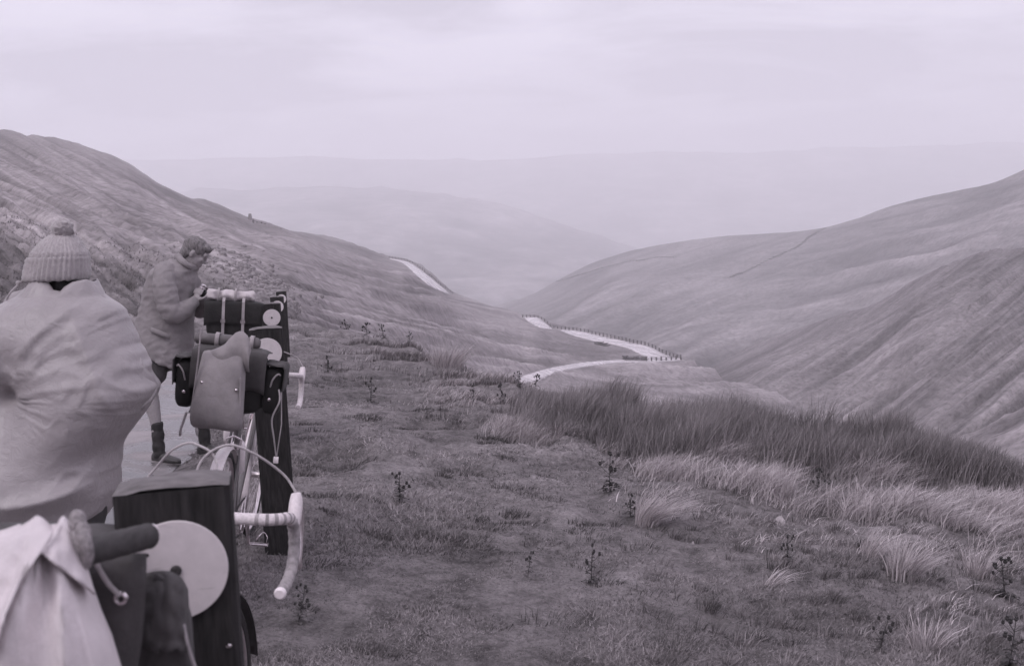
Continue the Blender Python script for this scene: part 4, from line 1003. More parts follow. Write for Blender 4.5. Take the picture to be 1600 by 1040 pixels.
def saddlebag(bike, mat, flapmat, w_=.34, h_=.27, d_=.19, z0=.86, label='', pockets=True, strap_mat=None, straps=True, studs=True):
    """a long flap saddlebag behind the saddle with two side pockets, built in the bicycle's own directions"""
    R = bike.rotation_euler.to_matrix(); O = Vector(bike.location)
    Xb = -(R @ V3(0, 1, 0)); Yb = R @ V3(1, 0, 0); Zb = R @ V3(0, 0, 1)      # right, forward, up
    base = O + R @ V3(-.01, 0, z0)
    t = empty('saddlebag', base); tag(t, label, 'saddlebag', 'saddlebags on the bicycles')
    L_ = lambda x_, y_, z: Xb * x_ + Yb * y_ + Zb * z
    ax = (Xb, Yb, Zb)
    obj('body', soft(pillow(L_(0, 0, h_ * .5), (w_, d_, h_), ax, 28, 20, 5, .03), .006, 3), mat, t, angle=180)
    fl = MB(); rings = []
    for j in range(15):                                        # long flap over the top and down the back
        s_ = j / 14; 
        if s_ < .45: y_, z = d_ * .42 - s_ / .45 * d_ * .95, h_ + .010 + .012 * math.sin(s_ / .45 * math.pi)
        else: y_, z = -d_ * .53 - .012 * math.sin((s_ - .45) / .55 * 3), h_ + .010 - (s_ - .45) / .55 * h_ * .62
        rings.append([L_(x_ * (w_ / 2 + .008), y_ - .004 * math.cos(x_ * 5), z - .012 * abs(x_) ** 6 + .003 * math.sin(x_ * 9 + j)) for x_ in np.linspace(-1, 1, 15)])
    fl.loft(rings, closed=False); obj('flap', fl, flapmat, t, solid=.004, angle=180)
    if pockets:
        for s in (-1, 1):
            po = obj('side_pocket', soft(pillow(L_(s * (w_ / 2 + .035), -.005, h_ * .42), (.085, d_ * .86, h_ * .8), ax, 22, 16, 4, .04), .005, 7), mat, t, angle=180)
            pf = MB(); rings = []
            for j in range(11):
                q = j / 10; x_ = s * (w_ / 2 + (-.005 + .085 * min(q / .45, 1) + .008 * math.sin(q * 3))); z = h_ * .84 + .008 - max(q - .4, 0) / .6 * h_ * .45
                rings.append([L_(x_, y_, z + .006 * math.cos(k * 2 + j)) for k, y_ in enumerate(np.linspace(-d_ * .46, d_ * .44, 11))])
            pf.loft(rings, closed=False); obj('pocket_flap', pf, flapmat, po, solid=.004, angle=180)
            if studs:
                sg = MB(); cc = L_(s * (w_ / 2 + .03), -d_ * .43 - .006, h_ * .30); sg.tube([cc, cc - Yb * .004, cc - Yb * .007], [.009, .008, .004], 12); obj('stud', sg, m_chrome, po)
                cw = MB(); cc = L_(s * (w_ / 2 + .06), -d_ * .44, h_ * .6); cw.tube(bez([cc + Xb * (s * .01) + Zb * .03, cc + Zb * .035 - Yb * .01, cc - Xb * (s * .02) + Zb * .01 - Yb * .012, cc - Xb * (s * .03) - Zb * .03], 5), .004, 6); obj('pocket_strap', cw, m_strap, po)
    if straps:
        for x_ in (-w_ * .18, w_ * .17):
            sm = MB(); P = [(d_ * .3, h_ + .05), (-d_ * .35, h_ + .05), (-d_ * .58, h_ + .02), (-d_ * .60, h_ * .7), (-d_ * .57, h_ * .3), (-d_ * .53, .02)]
            rings = [[L_(x_ + e * .011, y_ - dy, z) for e, dy in ((-1, 0), (1, 0), (1, .004), (-1, .004))] for y_, z in P]
            sm.loft(rings); so_ = obj('strap', sm, strap_mat or m_strap, t)
            bk = MB(); cc = L_(x_, -d_ * .60 - .006, h_ * .52); 
            for a_, b_ in (((-.015, .012), (.015, .012)), ((.015, .012), (.015, -.012)), ((.015, -.012), (-.015, -.012)), ((-.015, -.012), (-.015, .012))): bk.tube([cc + Xb * a_[0] + Zb * a_[1], cc + Xb * b_[0] + Zb * b_[1]], .0022, 5)
            obj('buckle', bk, m_chrome, so_)
    # geometry was built relative to the empty
    return t, L_, base, ax
def roll_on(t_name, base, L_, c, half, r, mat, label, cat, seed=0, lumps=.01, bands=(-.5, .2)):
    t = empty(t_name, base); tag(t, label, cat); mb = MB(); n = 26; rings = []
    for i in range(n + 1):
        x_ = -half + 2 * half * i / n; rr = r * (1 if 0 < i < n else .6)
        rings.append([L_(c[0] + x_, c[1] + (rr + lumps * vnoise(x_ * 22 + seed, a * 1.3).item() + lumps * .8 * math.sin(i * 1.1 + seed)) * math.cos(a), c[2] + (rr + lumps * vnoise(x_ * 26 + seed, a * 1.5, 3).item()) * math.sin(a)) for a in np.linspace(0, 2*math.pi, 15)[:-1]])
    mb.loft(rings); obj('roll', mb, mat, t, angle=180)
    for b_ in bands:
        bm_ = MB(); i = int((b_ + 1) / 2 * n); bm_.loft([[L_(c[0] + b_ * half + e * .009, c[1] + (r + lumps + .003) * math.cos(a), c[2] + (r + lumps + .003) * math.sin(a)) for a in np.linspace(0, 2*math.pi, 17)[:-1]] for e in (-1, 1)], (False, False)); obj('band', bm_, m_strap, t, solid=.003)
    return t

# --- bicycle 3: black saddlebag with two pale straps and a pale roll on top
s3, L3, b3, ax3 = saddlebag(B3, m_black, m_black, .43, .28, .2, .92, 'black saddlebag with two pale straps under a pale lumpy roll', pockets=False)
roll_on('rolled_cape', b3, L3, (-.03, -.01, .34), .185, .042, m_cream, 'pale lumpy cape roll strapped on top of the black saddlebag by the man', 'roll', 4, .014)

# --- bicycle 2: black saddlebag with side pockets, dark roll, grey rucksack hung over it
s2, L2, b2, ax2 = saddlebag(B2, m_black, m_dark, .31, .27, .18, .87, 'black saddlebag with side pockets and round studs behind the grey rucksack', straps=False)
roll_on('rolled_tent', b2, L2, (-.03, .0, .315), .145, .026, m_roll, 'thin dark roll tied on top of the saddlebag behind the grey rucksack', 'roll', 9, .004, (-.3, .75))
t = empty('rucksack', b2 + ax2[2] * .035 - ax2[0] * .008); tag(t, 'grey canvas rucksack with raised flap hanging over the second bicycle', 'rucksack')
bd = MB(); rings = []
for z, xl, xr, th in ((-.085, -.085, .085, .05), (-.075, -.112, .108, .085), (0, -.118, .105, .10), (.1, -.108, .098, .09), (.19, -.098, .088, .075), (.235, -.09, .085, .05), (.245, -.086, .08, .03)):
    rings.append([L2((xl + xr) / 2 + (xr - xl) / 2 * math.copysign(abs(math.cos(a)) ** .6, math.cos(a)), -.16 - th * .5 + th * .62 * math.copysign(abs(math.sin(a)) ** .7, math.sin(a)), z) for a in np.linspace(0, 2*math.pi, 33)[:-1]])
bd.loft(rings); obj('bag_body', soft(bd, .014, 13, 7), m_grey, t, angle=180, subd=1)
fl = MB(); rings = []                     # raised flap: an upright tongue at right with a fold sweeping down to the left
for i in range(12):
    q = i / 11; x_ = -.092 + .205 * q; top = float(smooth_pw(np.array([q]), [(0, .238), (.28, .262), (.48, .292), (.57, .322), (.68, .342), (.82, .344), (.93, .322), (1, .27)])[0]); bot = .205 - .03 * q
    rings.append([L2(x_, -.20 - .025 * math.sin(v * 2.6) * (.4 + q) + .012 * math.sin(q * 9 + v * 2) + .03 * v * v, bot + (top - bot) * v) for v in np.linspace(0, 1, 9)])
fl.loft(rings, closed=False); obj('raised_flap', fl, m_grey, t, solid=.004, angle=180)
for x_, z, wd in ((-.095, .20, 1), (.088, .14, 1)):
    so_ = MB(); so_.tube(bez([L2(x_, -.245, z + .15 * (x_ < 0)), L2(x_, -.25, z), L2(x_ * 1.12, -.235, z - .17), L2(x_ * 1.25, -.22, -.02)], 6), .007, 6, flat=.5); obj('strap', so_, m_strap, t)
for x_, z in ((-.07, .12), (-.06, .08), (.075, .10)):
    sg = MB(); cc = L2(x_, -.252, z); sg.tube([cc, cc - ax2[1] * .004, cc - ax2[1] * .006], [.007, .006, .003], 10); obj('stud', sg, m_chrome, t)
ls = MB(); ls.tube(bez([L2(-.13, -.22, -.02), L2(-.14, -.215, -.06), L2(-.15, -.21, -.10), L2(-.152, -.2, -.125)], 6), .009, 8, flat=.6); obj('hanging_strap', ls, m_strap, t)
# loose strap end with a white tag hanging from the right pocket
sp = MB(); sp.tube(bez([L2(.225, -.09, .13), L2(.235, -.11, .08), L2(.21, -.11, .0), L2(.225, -.10, -.09), L2(.242, -.1, -.17)], 8), .004, 6); sp.tube([L2(.238, -.095, .12), L2(.252, -.1, -.02), L2(.244, -.1, -.17)], .0025, 5)
o = obj('loose_strap', sp, m_strap, s2); tg = MB(); tg.box(L2(.242, -.1, -.185), (.022, .006, .03), ax2, .002); obj('strap_end', tg, m_wht, s2)

# --- bicycle 1 (nearest): dark saddlebag, side pocket with frayed flap, white sack, tube
s1, L1, b1, ax1 = saddlebag(B1, m_dark, m_dark, .34, .27, .17, .88, 'dark canvas saddlebag with frayed side pocket, in front of the nearest post', straps=False, studs=False, pockets=False)
def A1(px, py, d): return Vector(at(px, py, d)) - b1
pk = MB(); rings = []
for i, (py, xl, xr) in enumerate(((897, 236, 250), (906, 233, 268), (924, 230, 286), (960, 222, 297), (1010, 215, 303), (1060, 212, 306), (1120, 212, 306))):
    rings.append([(A1((xl + xr) / 2 + (xr - xl) / 2 * math.copysign(abs(math.cos(a)) ** .55, math.cos(a)), py, 1.33 + .075 * math.copysign(abs(math.sin(a)) ** .55, math.sin(a)))) for a in np.linspace(0, 2*math.pi, 29)[:-1]])
pk.loft(rings); po = obj('side_pocket', soft(pk, .003, 17, 14), m_dark, s1, angle=180)
fl = MB(); rings = []
for j in range(15):
    v = j / 14; row = []
    for i in range(23):
        u = i / 22; xx_ = 226 + (66 + 10 * v) * u - 4 * v; ytop = 896 - 6 * math.sin(u * 3.1) + 14 * u ** 3 + 10 * max(0, u - .85) * 6.6 * u; yy_ = ytop + (1014 - ytop) * v
        if j == 14: yy_ += random.uniform(-5, 6)
        bulge = .016 * math.sin(u * math.pi) * (.4 + v) - (.03 * (1 - v) ** 5)
        row.append(A1(xx_, yy_, 1.247 - bulge + .004 * (1 - 2.4 * abs(vnoise(u * 3 + 2, v * 2.5 + u).item())) + .004 * vnoise(u * 7, v * 8).item() + .05 * max(0, u - .86) / .14))
    rings.append(row)
fl.loft(rings, closed=False); obj('pocket_flap', fl, m_dark, po, solid=.003, angle=180)
sb = MB(); sb.tube(bez([A1(287, 975, 1.24), A1(292, 1000, 1.24), A1(298, 1022, 1.25), A1(308, 1050, 1.26)], 5), .004, 6, flat=.5); obj('pocket_strap', sb, m_strap, po)
# big flap panel of the bag as seen from behind, with the eyelet and its cord
fp = MB(); rings = []
for j in range(17):
    v = j / 16; row = []
    for i in range(19):
        u = i / 18; x0 = 60 + 35 * v; x1 = 229 + 2 * math.sin(v * 4) - 27 * v ** 1.5; xx_ = x0 + (x1 - x0) * u; yy_ = 866 + (1130 - 866) * v
        row.append(A1(xx_, yy_, 1.215 - .012 * math.sin(u * math.pi) + .006 * math.sin(u * 11 + v * 5) * v + (.05 * max(0, .1 - v) * 10 * .5)))
    rings.append(row)
fp.loft(rings, closed=False); obj('back_flap', fp, m_dark, s1, solid=.005, angle=180)
e = A1(189, 934, 1.2); mb = MB(); mb.torus(e, .0062, .0028, (0, 1, 0), 20, 8); obj('eyelet', mb, m_chrome, s1)
mb = MB(); mb.tube(bez([A1(146, 868, 1.195), A1(156, 890, 1.19), A1(170, 912, 1.19), A1(187, 930, 1.195)], 6), .0032, 7); obj('cord', mb, m_strap, s1)
# white sack gathered at the neck
c1 = A1(60, 1000, 1.1) + b1
t = empty('sack', c1); tag(t, 'white cotton sack gathered with a grey cord at the bottom left', 'sack')
def C1(px, py, d): return Vector(at(px, py, d)) - c1
sk = MB(); rings = []; na = 140
for i, (py, xl, xr, dp, fold) in enumerate(((822, 30, 122, .02, .1), (828, 10, 126, .05, .3), (840, -30, 128, .08, .5), (860, -70, 131, .11, .8), (885, -100, 137, .13, 1.0), (915, -120, 146, .14, 1.0), (950, -135, 158, .155, 1.0), (990, -150, 175, .165, .9), (1040, -155, 190, .17, .8), (1110, -160, 200, .175, .6), (1170, -150, 190, .16, .6), (1190, -120, 160, .1, .5))):
    ring = []
    for j in range(na):
        a = 2 * math.pi * j / na; ca, sa = math.cos(a), math.sin(a); px_ = (xl + xr) / 2 + (xr - xl) / 2 * math.copysign(abs(ca) ** .8, ca)
        fq = (px_ - 75) / (40 + (py - 820) * .5)                      # folds fan out from the gathered neck
        fd = fold * (.014 * (1 - 2.4 * abs(vnoise(fq * 3.1, 3.3 + py / 400).item())) + .006 * math.sin(fq * 9 + .5) + .003 * vnoise(fq * 9, py / 60).item()) * (1.3 if sa < 0 else .4)
        ring.append(C1(px_, py + 6 * vnoise(px_ / 25, 2.2).item() * (i < 3), 1.16 + (dp + fd) * math.copysign(abs(sa) ** .85, sa)))
    rings.append(ring)
sk.loft(rings); obj('sack_cloth', sk, m_white, t, angle=180)
SKT = np.array([(806, 30, 122, .015), (828, 10, 126, .05), (840, -30, 128, .08), (860, -70, 131, .11), (885, -100, 137, .13), (915, -120, 146, .14), (950, -135, 158, .155), (990, -150, 175, .165), (1040, -155, 190, .17), (1110, -160, 200, .175), (1190, -160, 200, .175)], float)
def sheet(corners, nu, nv, seed, name):
    """a folded flap of the sack's mouth lying on the sack: given by its upper and lower edge"""
    mb = MB(); rows = []; top, bot = [cr_poly(np.array(c, float), 10) for c in corners]
    for j in range(nv + 1):
        v = j / nv; row = []
        for i in range(nu + 1):
            q = i / nu; a_ = top[int(q * (len(top) - 1))]; b_ = bot[int(q * (len(bot) - 1))]; p_ = a_ * (1 - v) + b_ * v
            xl, xr, dp = [np.interp(p_[1], SKT[:, 0], SKT[:, k]) for k in (1, 2, 3)]; ca = min(abs((p_[0] - (xl + xr) / 2) / ((xr - xl) / 2)), .97)
            dd_ = 1.16 - dp * (1 - ca ** 2.5) ** .43 - .016 - .010 * v
            dd_ += -.007 * (1 - 2.6 * abs(vnoise(q * 3.3 + seed + v * .5, v * .9 + q).item())) + .004 * vnoise(p_[0] / 14, p_[1] / 18 + seed).item() + .05 * max(0, .12 - v) / .12 * .5
            row.append(C1(p_[0], p_[1], dd_))
        rows.append(row)
    mb.loft(rows, closed=False); return obj(name, mb, m_white, t, solid=.0025, angle=180)
sheet(([(-90, 900), (-40, 868), (0, 845), (45, 815), (62, 807), (86, 830)], [(-130, 1120), (-60, 1080), (-14, 1030), (6, 965), (33, 908), (63, 862)]), 44, 26, 3, 'neck_fold')
sheet(([(84, 832), (90, 820), (99, 807), (111, 822), (123, 838)], [(64, 863), (80, 876), (100, 890), (124, 908), (148, 928)]), 26, 20, 8, 'neck_fold')
m_rope = simple('grey_cord', .24, .9, var=.5, scale=160, bump=.6)
mb = MB(); mb.torus(C1(124, 852, 1.1), .015, .0065, (1, .5, .15), 20, 8); mb.ball(C1(121, 815, 1.1), (.010, .010, .014), 10, 8); mb.ball(C1(130, 836, 1.09), (.009, .009, .016), 10, 8)
mb.tube(bez([C1(128, 830, 1.085), C1(134, 846, 1.08), C1(137, 866, 1.085), C1(132, 882, 1.09)], 6), .007, 8); obj('neck_cord', mb, m_rope, t)
# dark tube with a white tip lying on the bag
c2 = Vector(at(190, 838, 1.2)); t = empty('tube', c2); tag(t, 'dark padded tube with a white tip lying across the bag in front of the disc', 'tube')
a_, b_ = Vector(at(140, 860, 1.13)) - c2, Vector(at(231, 837, 1.24)) - c2
m_tube = simple('ribbed_dark_sleeve', .045, .8, var=.35, scale=14, bump=.5, stretch=(18, 3, 3)); d_ = (b_ - a_)
mb = MB(); mb.tube([a_ + d_ * q for q in np.linspace(-.25, 1, 15)], [.0160 + .0004 * math.sin(k * 2.3) for k in range(15)], 18); obj('sleeve', mb, m_tube, t)
dn = d_.normalized(); mb = MB(); p0 = b_ - dn * .001 + V3(0, 0, .006); mb.tube([p0, p0 + dn * .003, p0 + dn * .012, p0 + dn * .014], [.008, .0085, .008, .006], 14); obj('tip', mb, m_wht, t)
# ================================================================== PEOPLE
m_skin = simple('skin', .27, .55, var=.12, scale=60, bump=.15, bdist=.001); m_hair = simple('hair', .15, .7, var=.5, scale=90, bump=.9, bdist=.01, stretch=(1, 1, .3)); m_dkhair = simple('dark_hair', .03, .6, var=.5, scale=90, bump=.9, bdist=.01, stretch=(1, 1, .3))
m_sock = cloth('dark_wool', .035, var=.3); m_shoe = simple('shoe_leather', .05, .5, var=.4, scale=60); m_sole = simple('shoe_sole', .03, .8)
m_trous = cloth('dark_trousers', .035, var=.3)
def hand(mb, wrist, d, n, curl, side, sc=1.0):
    """palm, four unequal bent fingers and a thumb; d towards the fingers, n out of the palm"""
    W = Vector(wrist); d = Vector(d).normalized(); n = Vector(n); n = (n - d * n.dot(d)).normalized(); s = d.cross(n) * side
    for q, (hw, th) in ((0.0, (.026, .018)), (.03, (.034, .016)), (.065, (.040, .014)), (.085, (.038, .012))): mb.ball(W + d * (q + .01) * sc, (hw * sc, .022 * sc, th * sc), 10, 6, (s, d, n))
    for k, (off, ln) in enumerate(((-.030, .070), (-.010, .080), (.011, .075), (.030, .058))):
        p = W + d * (.085 * sc) + s * (off * sc); pts = [p - d * .02]; dr = d.copy(); a = 0
        for j, f in enumerate((.42, .32, .26)):
            pts.append(p.copy()); a += curl * (.8 + .15 * j) + .05 * k; dr = d * math.cos(a) + n * math.sin(a); p = p + dr * (ln * f * sc)
        pts.append(p); mb.tube(pts, [.0095 * sc, .0092 * sc, .0088 * sc, .0082 * sc, .0068 * sc], 8); mb.ball(p, .0068 * sc, 8, 6)
    b = W + d * (.025 * sc) - s * (.026 * sc); p1 = b + (d * .5 - s * .8 + n * .3).normalized() * (.038 * sc); p2 = p1 + (d * .85 - s * .2 + n * (.3 + curl * .3)).normalized() * (.032 * sc); p3 = p2 + (d * .85 + s * .12 + n * (.3 + curl * .4)).normalized() * (.026 * sc)
    mb.tube([b + s * .008, b, p1, p2, p3], [.013 * sc, .0145 * sc, .0115 * sc, .0105 * sc, .0075 * sc], 8); mb.ball(p3, .0076 * sc, 8, 6)
def head(mb, c, f, up, sc=1.0):
    c = Vector(c); f = Vector(f).normalized(); up = Vector(up); up = (up - f * up.dot(f)).normalized(); s = f.cross(up); ax = (s, f, up)
    B = lambda x, y, z, r: mb.ball(c + s * x * sc + f * y * sc + up * z * sc, tuple(q * sc for q in r), 16, 12, ax)
    B(0, -.012, .028, (.076, .096, .092)); B(0, .030, -.040, (.060, .062, .078)); B(0, .055, -.088, (.034, .034, .026)); B(0, .078, .030, (.055, .022, .030))
    mb.loft([[c + s * (x * w_ * sc) + f * ((y + e) * sc) + up * (z * sc) for x, e in ((-1, 0), (-.5, .5 * w_), (0, .8 * w_), (.5, .5 * w_), (1, 0), (0, -1.2 * w_))] for y, z, w_ in ((.085, .022, .009), (.096, .002, .011), (.108, -.018, .014), (.104, -.030, .017), (.086, -.036, .014))])
    for q in (-1, 1):
        B(q * .030, .082, .012, (.012, .008, .008)); B(q * .034, .066, -.018, (.022, .022, .022))
        B(q * .078, -.012, -.008, (.008, .018, .031)); B(q * .074, -.004, -.026, (.008, .011, .015))
    B(0, .088, -.056, (.024, .009, .006)); B(0, .086, -.066, (.021, .009, .007))
def shoe(t, ankle, toe, name='shoe', mat=None, base=None, scale=1.0):
    A = Vector(ankle); f = Vector(toe) - A; f.z = 0; f.normalize(); s = Vector((f.y, -f.x, 0)); zg = toe[2]; h = A.z - zg; mb = MB(); rings = []
    for y_, hw, z1 in ((-.066, .020, .05), (-.060, .031, .085), (-.03, .036, .10), (.02, .037, .095), (.07, .040, .07), (.12, .046, .055), (.165, .042, .045), (.19, .026, .035), (.197, .012, .022)):
        rings.append([Vector((A.x, A.y, zg)) + f * y_ + s * (hw * math.cos(a)) + Vector((0, 0, .012 + (z1 - .012) * (.5 + .5 * math.sin(a)) if math.sin(a) > -.2 else .012)) for a in np.linspace(0, 2*math.pi, 17)[:-1]])
    mb.loft(rings); o = obj(name, mb, mat or m_shoe, t, base=base, subd=1, angle=180)
    so = MB(); rings = [[Vector((A.x, A.y, zg + z)) + f * y_ + s * (hw * 1.06 * q) for y_, hw, q in [(-.068, .016, 1), (-.03, .036, 1), (.07, .040, 1), (.12, .047, 1), (.17, .042, 1), (.199, .012, 1), (.199, .012, -1), (.17, .042, -1), (.12, .047, -1), (.07, .040, -1), (-.03, .036, -1), (-.068, .016, -1)]] for z in (-.006, .014)]
    so.loft(rings); obj('sole', so, m_sole, o, base=base)
    return o
def limb(mb, pts, radii, n=14, k=6):
    P = cr_poly(np.array([tuple(p) for p in pts], float), k); r = np.interp(np.linspace(0, len(pts) - 1, len(P)), range(len(pts)), radii)
    mb.tube([tuple(p) for p in P], list(r), n); mb.ball(P[0], r[0], n, 8); mb.ball(P[-1], r[-1], n, 8)
def wrinkle(amp, sc, seed, aniso=(1, 1, 1)):
    def fn(co, no):
        x = co * np.array(aniso)
        a = fbm(x[:, 0] * sc + x[:, 1] * sc * .7, x[:, 2] * sc + x[:, 1] * sc * .4, seed, 3)
        b_ = 1 - 2.2 * np.abs(fbm(x[:, 0] * sc * .9 - x[:, 2] * sc * .55, x[:, 1] * sc + x[:, 2] * sc * .8, seed + 9, 3))
        return co + no * ((a * .8 + b_ * .7) * amp)[:, None]
    return fn

# ---------------------------------------------------------------- the man in anorak and shorts, looking down at his camera
MD = 8.0; man_xy = at(258, 690, MD); mz = gz(man_xy[0], man_xy[1]); MB_ = Vector((man_xy[0], man_xy[1], mz))
man = empty('person', MB_); tag(man, 'person in grey anorak and dark shorts looking down at a camera', 'person')
def Pm(px, py, dy=0.0): return Vector(at(px, py, MD)) + Vector((0, dy, 0)) - MB_
ankN, ankF = Pm(254, 674, -.10), Pm(309, 668, .16)
ankN.z, ankF.z = .10, gz(man_xy[0] + .25, MD + .16) - mz + .10
CAMC = Pm(315, 455, -.01)
bd = MB()
limb(bd, [Pm(260, 545, 0), Pm(258, 515, 0), Pm(264, 470, 0), Pm(271, 432, 0)], [.145, .13, .14, .12], 18)
limb(bd, [Pm(272, 428, -.1), Pm(274, 424, .0), Pm(278, 426, .1)], [.075, .08, .075])
limb(bd, [Pm(282, 425, 0), Pm(294, 408, 0), Pm(300, 398, 0)], [.062, .055, .056])
HC = Pm(305, 396, .0); HF = Vector((.80, .12, -.55))
head(bd, HC, HF, (.55, .1, .85))
wN, wF = Pm(311, 470, -.10), Pm(314, 468, .09)
limb(bd, [Pm(271, 428, -.17), Pm(284, 487, -.23), wN], [.052, .042, .028]); limb(bd, [Pm(279, 428, .17), Pm(296, 484, .24), wF], [.052, .042, .028])
hand(bd, wN, CAMC + Vector((.0, -.062, .012)) - wN, Vector((.15, 1, .1)), .55, 1); hand(bd, wF, CAMC + Vector((.0, .062, .012)) - wF, Vector((.15, -1, .1)), .55, -1)
kN, kF = Pm(242, 604, -.11), Pm(298, 600, .12)
limb(bd, [Pm(256, 540, -.09), kN], [.095, .058]); limb(bd, [Pm(266, 540, .09), kF], [.095, .058])
limb(bd, [kN, Pm(245.5, 632, -.10), Pm(250, 655, -.10), ankN], [.056, .058, .044, .036]); limb(bd, [kF, Pm(304, 630, .14), Pm(307, 650, .15), ankF], [.056, .058, .044, .036])
for a_, t_ in ((ankN, Pm(279, 694, -.14)), (ankF, Pm(333, 680, .10))):
    limb(bd, [a_, a_ + Vector((.02, 0, -.055)), Vector((t_.x, t_.y, a_.z - .075))], [.036, .034, .02])
mesh_obj('body', remeshed(bd, .0065, 3), m_skin, man)
def ring(c, a, b, n=22, sq=1.0):
    return [c + a * math.copysign(abs(math.cos(q)) ** sq, math.cos(q)) + b * math.copysign(abs(math.sin(q)) ** sq, math.sin(q)) for q in np.linspace(0, 2*math.pi, n + 1)[:-1]]
an = MB(); rows = []
for pl, pr, dep in (((287, 404), (309, 416), .085), ((276, 408), (306, 424), .13), ((254, 414), (304, 434), .20), ((237, 424), (303, 446), .225), ((229, 446), (302, 462), .215), ((225, 470), (301, 478), .205), ((219, 490), (300, 496), .21), ((214, 508), (300, 516), .22), ((211, 522), (300, 538), .23), ((214, 532), (299, 556), .235), ((220, 543), (291, 577), .235)):
    l, r = Pm(*pl), Pm(*pr); rows.append(ring((l + r) / 2, (r - l) / 2, Vector((0, dep, 0)), 26, .85))
an.loft(rows)
limb(an, [Pm(268, 424, -.15), Pm(275, 450, -.245), Pm(284, 486, -.26), Pm(298, 483, -.20), Pm(309, 472, -.115)], [.082, .088, .078, .066, .050], 16)
limb(an, [Pm(278, 424, .15), Pm(284, 450, .24), Pm(296, 484, .26), Pm(306, 478, .18), Pm(313, 470, .10)], [.082, .085, .076, .064, .048], 16)
m_anorak = cloth('anorak_cloth', .235, var=.15, wr=.45)
def anfn(co, no):
    co = wrinkle(.006, 6, 301)(co, no); co = co + no * (.006 * (1 - 2.4 * np.abs(fbm(co[:, 0] * 9 + co[:, 2] * 9, co[:, 2] * 16 - co[:, 0] * 7, 305, 2))))[:, None]; return co
mesh_obj('anorak', remeshed(an, .011, 5, anfn), m_anorak, man)
# hood lying folded behind the neck, with its edge
hd = MB(); hd.tube(bez([Pm(306, 419, -.09), Pm(296, 411, -.12), Pm(284, 402, -.06), Pm(282, 401, .03), Pm(292, 408, .11), Pm(305, 418, .09)], 6), [.022 + .008 * math.sin(math.pi * i / 30) for i in range(31)], 12); mesh_obj('collar', remeshed(hd, .010, 4, wrinkle(.005, 14, 311)), m_anorak, man)
for dy, q in ((-.232, 'pocket_flap'),):
    pf = MB(); pf.loft([[Pm(a_, b_, -.235 - .012 * math.sin(k)) for k, (a_, b_) in enumerate(row)] for row in ([(252, 507), (262, 510), (272, 514), (281, 518)], [(251, 514), (261, 518), (271, 522), (280, 526)])], closed=False); obj(q, pf, m_anorak, man, solid=.005, angle=180)
sh = MB()
limb(sh, [Pm(258, 520, 0), Pm(258, 548, 0)], [.17, .165], 20)
limb(sh, [Pm(252, 540, -.09), Pm(248, 562, -.10), Pm(247.5, 581, -.11)], [.125, .108, .100], 18); limb(sh, [Pm(265, 540, .09), Pm(276, 562, .10), Pm(286, 580, .115)], [.125, .108, .100], 18)
mesh_obj('shorts', remeshed(sh, .011, 3, wrinkle(.008, 9, 321)), cloth('shorts_cloth', .075, var=.25), man)
def sock(a, mid, t):
    s_ = MB(); s_.tube(bez([mid, (mid + a) / 2, a, a + Vector((.01, 0, -.05))], 5), [.047 + .003 * math.sin(i * 1.7) for i in range(16)], 14); mesh_obj('sock', remeshed(s_, .007, 2, wrinkle(.004, 22, 331)), m_sock, t)
sock(ankN, Pm(251.5, 656, -.10), man); sock(ankF, Pm(307.5, 640, .15), man)
shoe(man, ankN, (Pm(279, 694, -.14).x, Pm(279, 694, -.14).y, .006)); shoe(man, ankF, (Pm(336, 680, .12).x, Pm(336, 680, .12).y, ankF.z - .094))
up_ = Vector((.55, .1, .85)); f_ = HF.normalized(); up_ = (up_ - f_ * up_.dot(f_)).normalized(); s_ = f_.cross(up_)
hr = MB(); hr.ball(HC - f_ * .022 + up_ * .040, (.086, .102, .094), 20, 14, (s_, f_, up_)); hr.ball(HC - f_ * .062 - up_ * .02, (.074, .052, .085), 18, 12, (s_, f_, up_)); hr.ball(HC + f_ * .055 + up_ * .082, (.062, .045, .034), 14, 10, (s_, f_, up_))
for q in (-1, 1): hr.ball(HC + s_ * q * .066 - f_ * .030 + up_ * .012, (.016, .034, .05), 12, 8, (s_, f_, up_))
def hairfn(co, no):
    return co + no * (.007 * fbm(co[:, 0] * 60 + co[:, 1] * 30, co[:, 2] * 22, 341, 3) + .004 * fbm(co[:, 0] * 22, co[:, 2] * 20 + co[:, 1] * 20, 343, 2))[:, None]
mesh_obj('hair', remeshed(hr, .006, 2, hairfn), m_hair, man)
# the camera in his hands
cc = CAMC + MB_; t = empty('camera_in_hands', cc, (0, rad(24), rad(4))); t.name = 'photo_camera'; tag(t, 'small chrome topped photo camera held at chest height by the person in the anorak', 'camera')
mb = MB(); mb.box((0, 0, -.008), (.034, .138, .062), None, .006); obj('camera_body', mb, m_blk, t, angle=30)
mb = MB(); mb.box((0, 0, .033), (.034, .136, .020), None, .004); mb2 = MB(); mb.box((0, 0, .050), (.032, .046, .016), None, .006); obj('top_plate', mb, m_chrome, t, angle=30)
mb = MB(); mb.tube([(.017, 0, -.006), (.03, 0, -.006), (.031, 0, -.006), (.052, 0, -.006), (.053, 0, -.006)], [.029, .029, .026, .026, .020], 24); obj('lens', mb, m_blk, t, angle=30)
for y_, r_ in ((-.048, .010), (.05, .009)):
    mb = MB(); mb.tube([(0, y_, .043), (0, y_, .052)], r_, 14); obj('dial', mb, m_chrome, t, angle=30)

